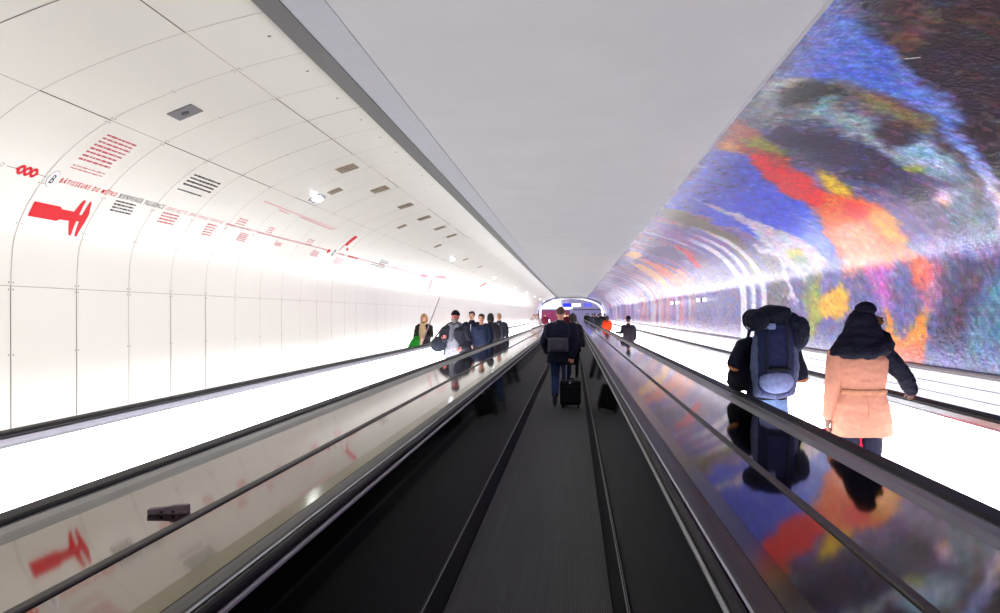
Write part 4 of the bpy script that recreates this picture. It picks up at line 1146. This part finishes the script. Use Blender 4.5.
t = thing('dark_duffel', 'black soft bag hanging at the left hip of the hiker', 'bag', (HX - .235, HY + .04, 1.075))
bm = bmesh.new(); loft(bm, [(0.02, 0, -.12, .09, .12), (0, 0, -.06, .115, .15), (.01, 0, .10, .11, .14), (.04, 0, .24, .085, .10), (.07, 0, .34, .055, .06)], 20, 2.4); fuse('bag_body', bm, cloth('duffel_black', (22, 24, 36)), t, .011, 4, .012, 10)
bm = bmesh.new(); tube(bm, [(.06, 0, .32), (.09, .02, .42), (.14, .04, .44)], .014, 8); from_bm('strap', bm, M_STRAP, t, True)

# --- woman in the pink-beige coat
WX, WY = 2.33, 6.3
p = Person('woman from behind in a belted pinkish beige coat, hand on the handrail', (WX, WY, 0), 0, 1.68, female=True, near=True, skin=SKIN_DARK, sw=.175,
           arms={1: ((.38, .05, 1.20), (.515, .19, 1.035)), -1: ((-.245, -.02, 1.12), (-.275, .0, .87))},
           hand_dirs={1: ((.30, .9, -.25), (0.05, .05, -1))}, curl=.5)
p.trousers(cloth('ink_trousers', (30, 32, 52)), .98); p.shoes(LEATHER)
PINK = cloth('pinkish_beige', (192, 134, 112), var=.08)
p.coat(PINK, [(0, 0, .70, .258, .165), (0, 0, .82, .25, .165), (0, 0, .96, .228, .158), (0, 0, 1.055, .192, .142), (0, 0, 1.10, .190, .14), (0, .005, 1.22, .215, .15), (0, .005, 1.34, .222, .145), (0, 0, 1.415, .175, .105), (0, 0, 1.47, .09, .08)], sleeves=(-1,), fat=1.12, wrinkle=.006)
bm = bmesh.new()
for i in range(24):
    pass
loft(bm, [(0, 0, 1.055, .203, .153), (0, 0, 1.062, .207, .157), (0, 0, 1.088, .207, .157), (0, 0, 1.095, .203, .153)], 32, 2.3); p.part('belt', bm, cloth('belt_beige', (176, 124, 96)), .009, 2)
bm = bmesh.new()
e, w = V(p.arms[1][0]), V(p.arms[1][1]); w2 = e + (w - e) * .82
tube(bm, [(.165, 0, 1.40), (.205, .005, 1.37), (V((.205, .005, 1.37)) + e) / 2, e, (e + w2) / 2, w2], [.075, .086, .080, .074, .070, .058]); o = p.part('sleeve', bm, cloth('sleeve_navy', (20, 22, 38)), .01, 4, .010, 16); o['label'] = 'dark padded right sleeve'
for dx in (-.02,):
    bm = bmesh.new(); tube(bm, [(0, -.158, .72), (0, -.165, .88), (0, -.158, 1.03)], .004, 6); p.part('back_seam', bm, cloth('belt_beige', (176, 124, 96)), .006, 1)
HOOD = cloth('hood_navy', (17, 18, 36), var=.25)
bm = bmesh.new()
loft(bm, [(-.02, -.02, 1.375, .262, .19), (-.02, -.02, 1.43, .245, .19), (-.01, -.02, 1.50, .20, .17), (.0, -.01, 1.58, .155, .15), (.0, .0, 1.66, .125, .13), (0, 0, 1.72, .095, .11), (0, 0, 1.75, .05, .06)], 28, 2.1)
tube(bm, [(-.22, 0, 1.38), (-.12, -.16, 1.40), (.02, -.19, 1.41), (.16, -.14, 1.45), (.23, 0, 1.47)], [.045, .055, .06, .055, .045]); tube(bm, [(.20, -.05, 1.46), (.21, .06, 1.52), (.15, .12, 1.58)], [.06, .06, .05])
p.part('hooded_scarf', bm, HOOD, .01, 4, .014, 11)
bm = bmesh.new(); ell(bm, (.03, -.01, 1.755), (.088, .088, .07), None, 3); p.part('hat', bm, cloth('hat_navy', (14, 15, 32)), .009, 3, .008, 26)
bm = bmesh.new(); ell(bm, (.135, .02, 1.66), (.055, .05, .04), None, 3); o = p.part('fur_trim', bm, cloth('fur_brown', (104, 74, 40), var=.35), .008, 1, .02, 40); o['label'] = 'tuft of brown fur trim'
t = thing('red_suitcase', 'red wheeled case mostly hidden in front of the beige coated woman', 'suitcase', (WX + .04, WY + .42, 0))
RED = cloth('case_red', (206, 26, 62), var=.1)
bm = bmesh.new(); box(bm, (0, 0, .36), (.42, .24, .60), bevel=.045); fuse('shell', bm, RED, t, .01, 3)
bm = bmesh.new(); box(bm, (0, -.125, .30), (.32, .03, .36), bevel=.012); fuse('front_pocket', bm, RED, t, .009, 2)
for x in (-.07, .07):
    bm = bmesh.new(); tube(bm, [(x, .07, .58), (x, .07, .95)], .008, 8); from_bm('handle_rod', bm, mat('satin_handle_rod', (196, 198, 204), rough=0.4, metal=0.3, var=0.03), t, True)
bm = bmesh.new(); tube(bm, [(-.08, .07, .955), (.08, .07, .955)], .014, 8); from_bm('handle_grip', bm, M_RUBBER, t, True)
for x in (-.15, .15):
    bm = bmesh.new(); bmesh.ops.create_cone(bm, cap_ends=True, segments=16, radius1=.033, radius2=.033, depth=.03, matrix=Matrix.Translation((x, 0, .033)) @ Matrix.Rotation(PI / 2, 4, 'Y')); box(bm, (x, 0, .06), (.04, .03, .04)); from_bm('wheel', bm, M_RUBBER, t)

# --- farther along the right walkway
p = Person('person in a long black coat and brimmed black hat with one arm out', (1.90, 26.8, 0), 0, 1.52, arms={-1: ((-.29, .0, 1.15), (-.42, .10, 1.16)), 1: ((.28, -.02, 1.12), (.27, .08, .88))})
p.trousers(DKTR); p.shoes(LEATHER); p.coat(cloth('black_coat', (40, 34, 44)), [(0, 0, .55, .24, .17), (0, 0, .75, .24, .17), (0, 0, 1.0, .22, .16), (0, .005, 1.22, .215, .15), (0, .005, 1.36, .215, .14), (0, 0, 1.42, .175, .105), (0, 0, 1.47, .09, .08)], fat=1.02); p.hair(HAIR_BK)
bm = bmesh.new(); loft(bm, [(0, 0, 1.712, .15, .16), (0, 0, 1.726, .15, .16), (0, 0, 1.735, .088, .105), (0, 0, 1.80, .08, .095), (0, 0, 1.83, .055, .07)], 24); p.part('hat', bm, cloth('hat_black', (28, 22, 26)), .009, 2)
p = Person('person in a bright red-orange jacket, far along the right walkway', (1.90, 43.5, 0), 0, 1.54, female=True)
p.trousers(DKTR); p.shoes(LEATHER); p.coat(cloth('vermilion', (226, 62, 24), var=.3), [(0, 0, .78, .22, .16)] + [(0, 0, .95, .225, .16), (0, 0, 1.1, .215, .155)] + COAT_HIP[3:], fat=1.0); p.hair(HAIR_BR, 'long', 1.15)
# --- small far figures
def far(label, x, y, rz, H, top, legs, hairm, group=None, style='short', female=False):
    p = Person(label, (x, y, 0), rz, H, group=group, female=female, face=False)
    p.vox = .016
    p.trousers(legs); p.shoes(LEATHER); p.coat(top, COAT_HIP, fat=1.1); p.hair(hairm, style)
    return p
KHAKI = cloth('khaki', (186, 168, 140)); PALE = cloth('pale_coat', (206, 196, 196)); WINE = cloth('wine', (110, 30, 52))
far('left one of two distant people in pale clothes on the left walkway', -2.64, 52.5, PI, 1.62, PALE, KHAKI, HAIR_BK)
far('right one of two distant people in pale clothes on the left walkway', -2.30, 50.5, PI, 1.64, PALE, KHAKI, HAIR_BR)
far('distant person in a dark wine jacket beyond the two in pale clothes', -2.35, 66, PI, 1.64, WINE, DKTR, HAIR_BK)
g = 'distant crowd on the right walkway'
for i, (x, y, H, m, hm) in enumerate([(1.82, 66, 1.62, CHAR, HAIR_BK), (2.02, 62, 1.60, BLK, HAIR_BR), (2.30, 67, 1.68, DK, HAIR_BK), (2.55, 63, 1.66, BLK, HAIR_BK), (1.84, 74, 1.66, CHAR, HAIR_BR), (2.1, 76, 1.72, DK, HAIR_BK), (2.6, 72, 1.72, CHAR, HAIR_BK), (1.82, 97, 1.7, BLK, HAIR_BK), (1.95, 102, 1.74, CHAR, HAIR_BR), (1.82, 108, 1.72, DK, HAIR_BK)]):
    far('distant person in dark clothes in the far crowd on the right walkway', x, y, 0, H, m, DKTR, hm, g)
far('distant wine-red figure on the centre walkway', -.55, 70, 0, 1.68, WINE, DKTR, HAIR_BR)

# ------------------------------------------------------------------ light, camera, view
w = bpy.data.worlds.new('World'); SC.world = w
w.use_nodes = True
bgn = w.node_tree.nodes['Background']
bgn.inputs['Color'].default_value = (0.75, 0.78, 1.0, 1)
bgn.inputs['Strength'].default_value = 0.25

cam = bpy.data.cameras.new('Camera')
co = bpy.data.objects.new('Camera', cam); COL.objects.link(co)
co.location = (0, 0, EYE)
co.rotation_euler = (PI / 2, 0, 0)
cam.sensor_width = 36.0
cam.lens = 36.0 * 780.0 / 1000.0
cam.shift_x = -0.073
cam.shift_y = 0.0075
cam.clip_end = 400
cam.clip_start = 0.05
SC.camera = co
SC.view_settings.view_transform = 'Standard'
SC.view_settings.look = 'None'
SC.view_settings.exposure = 0.1
SC.view_settings.gamma = 1.0
SC.view_settings.use_curve_mapping = False
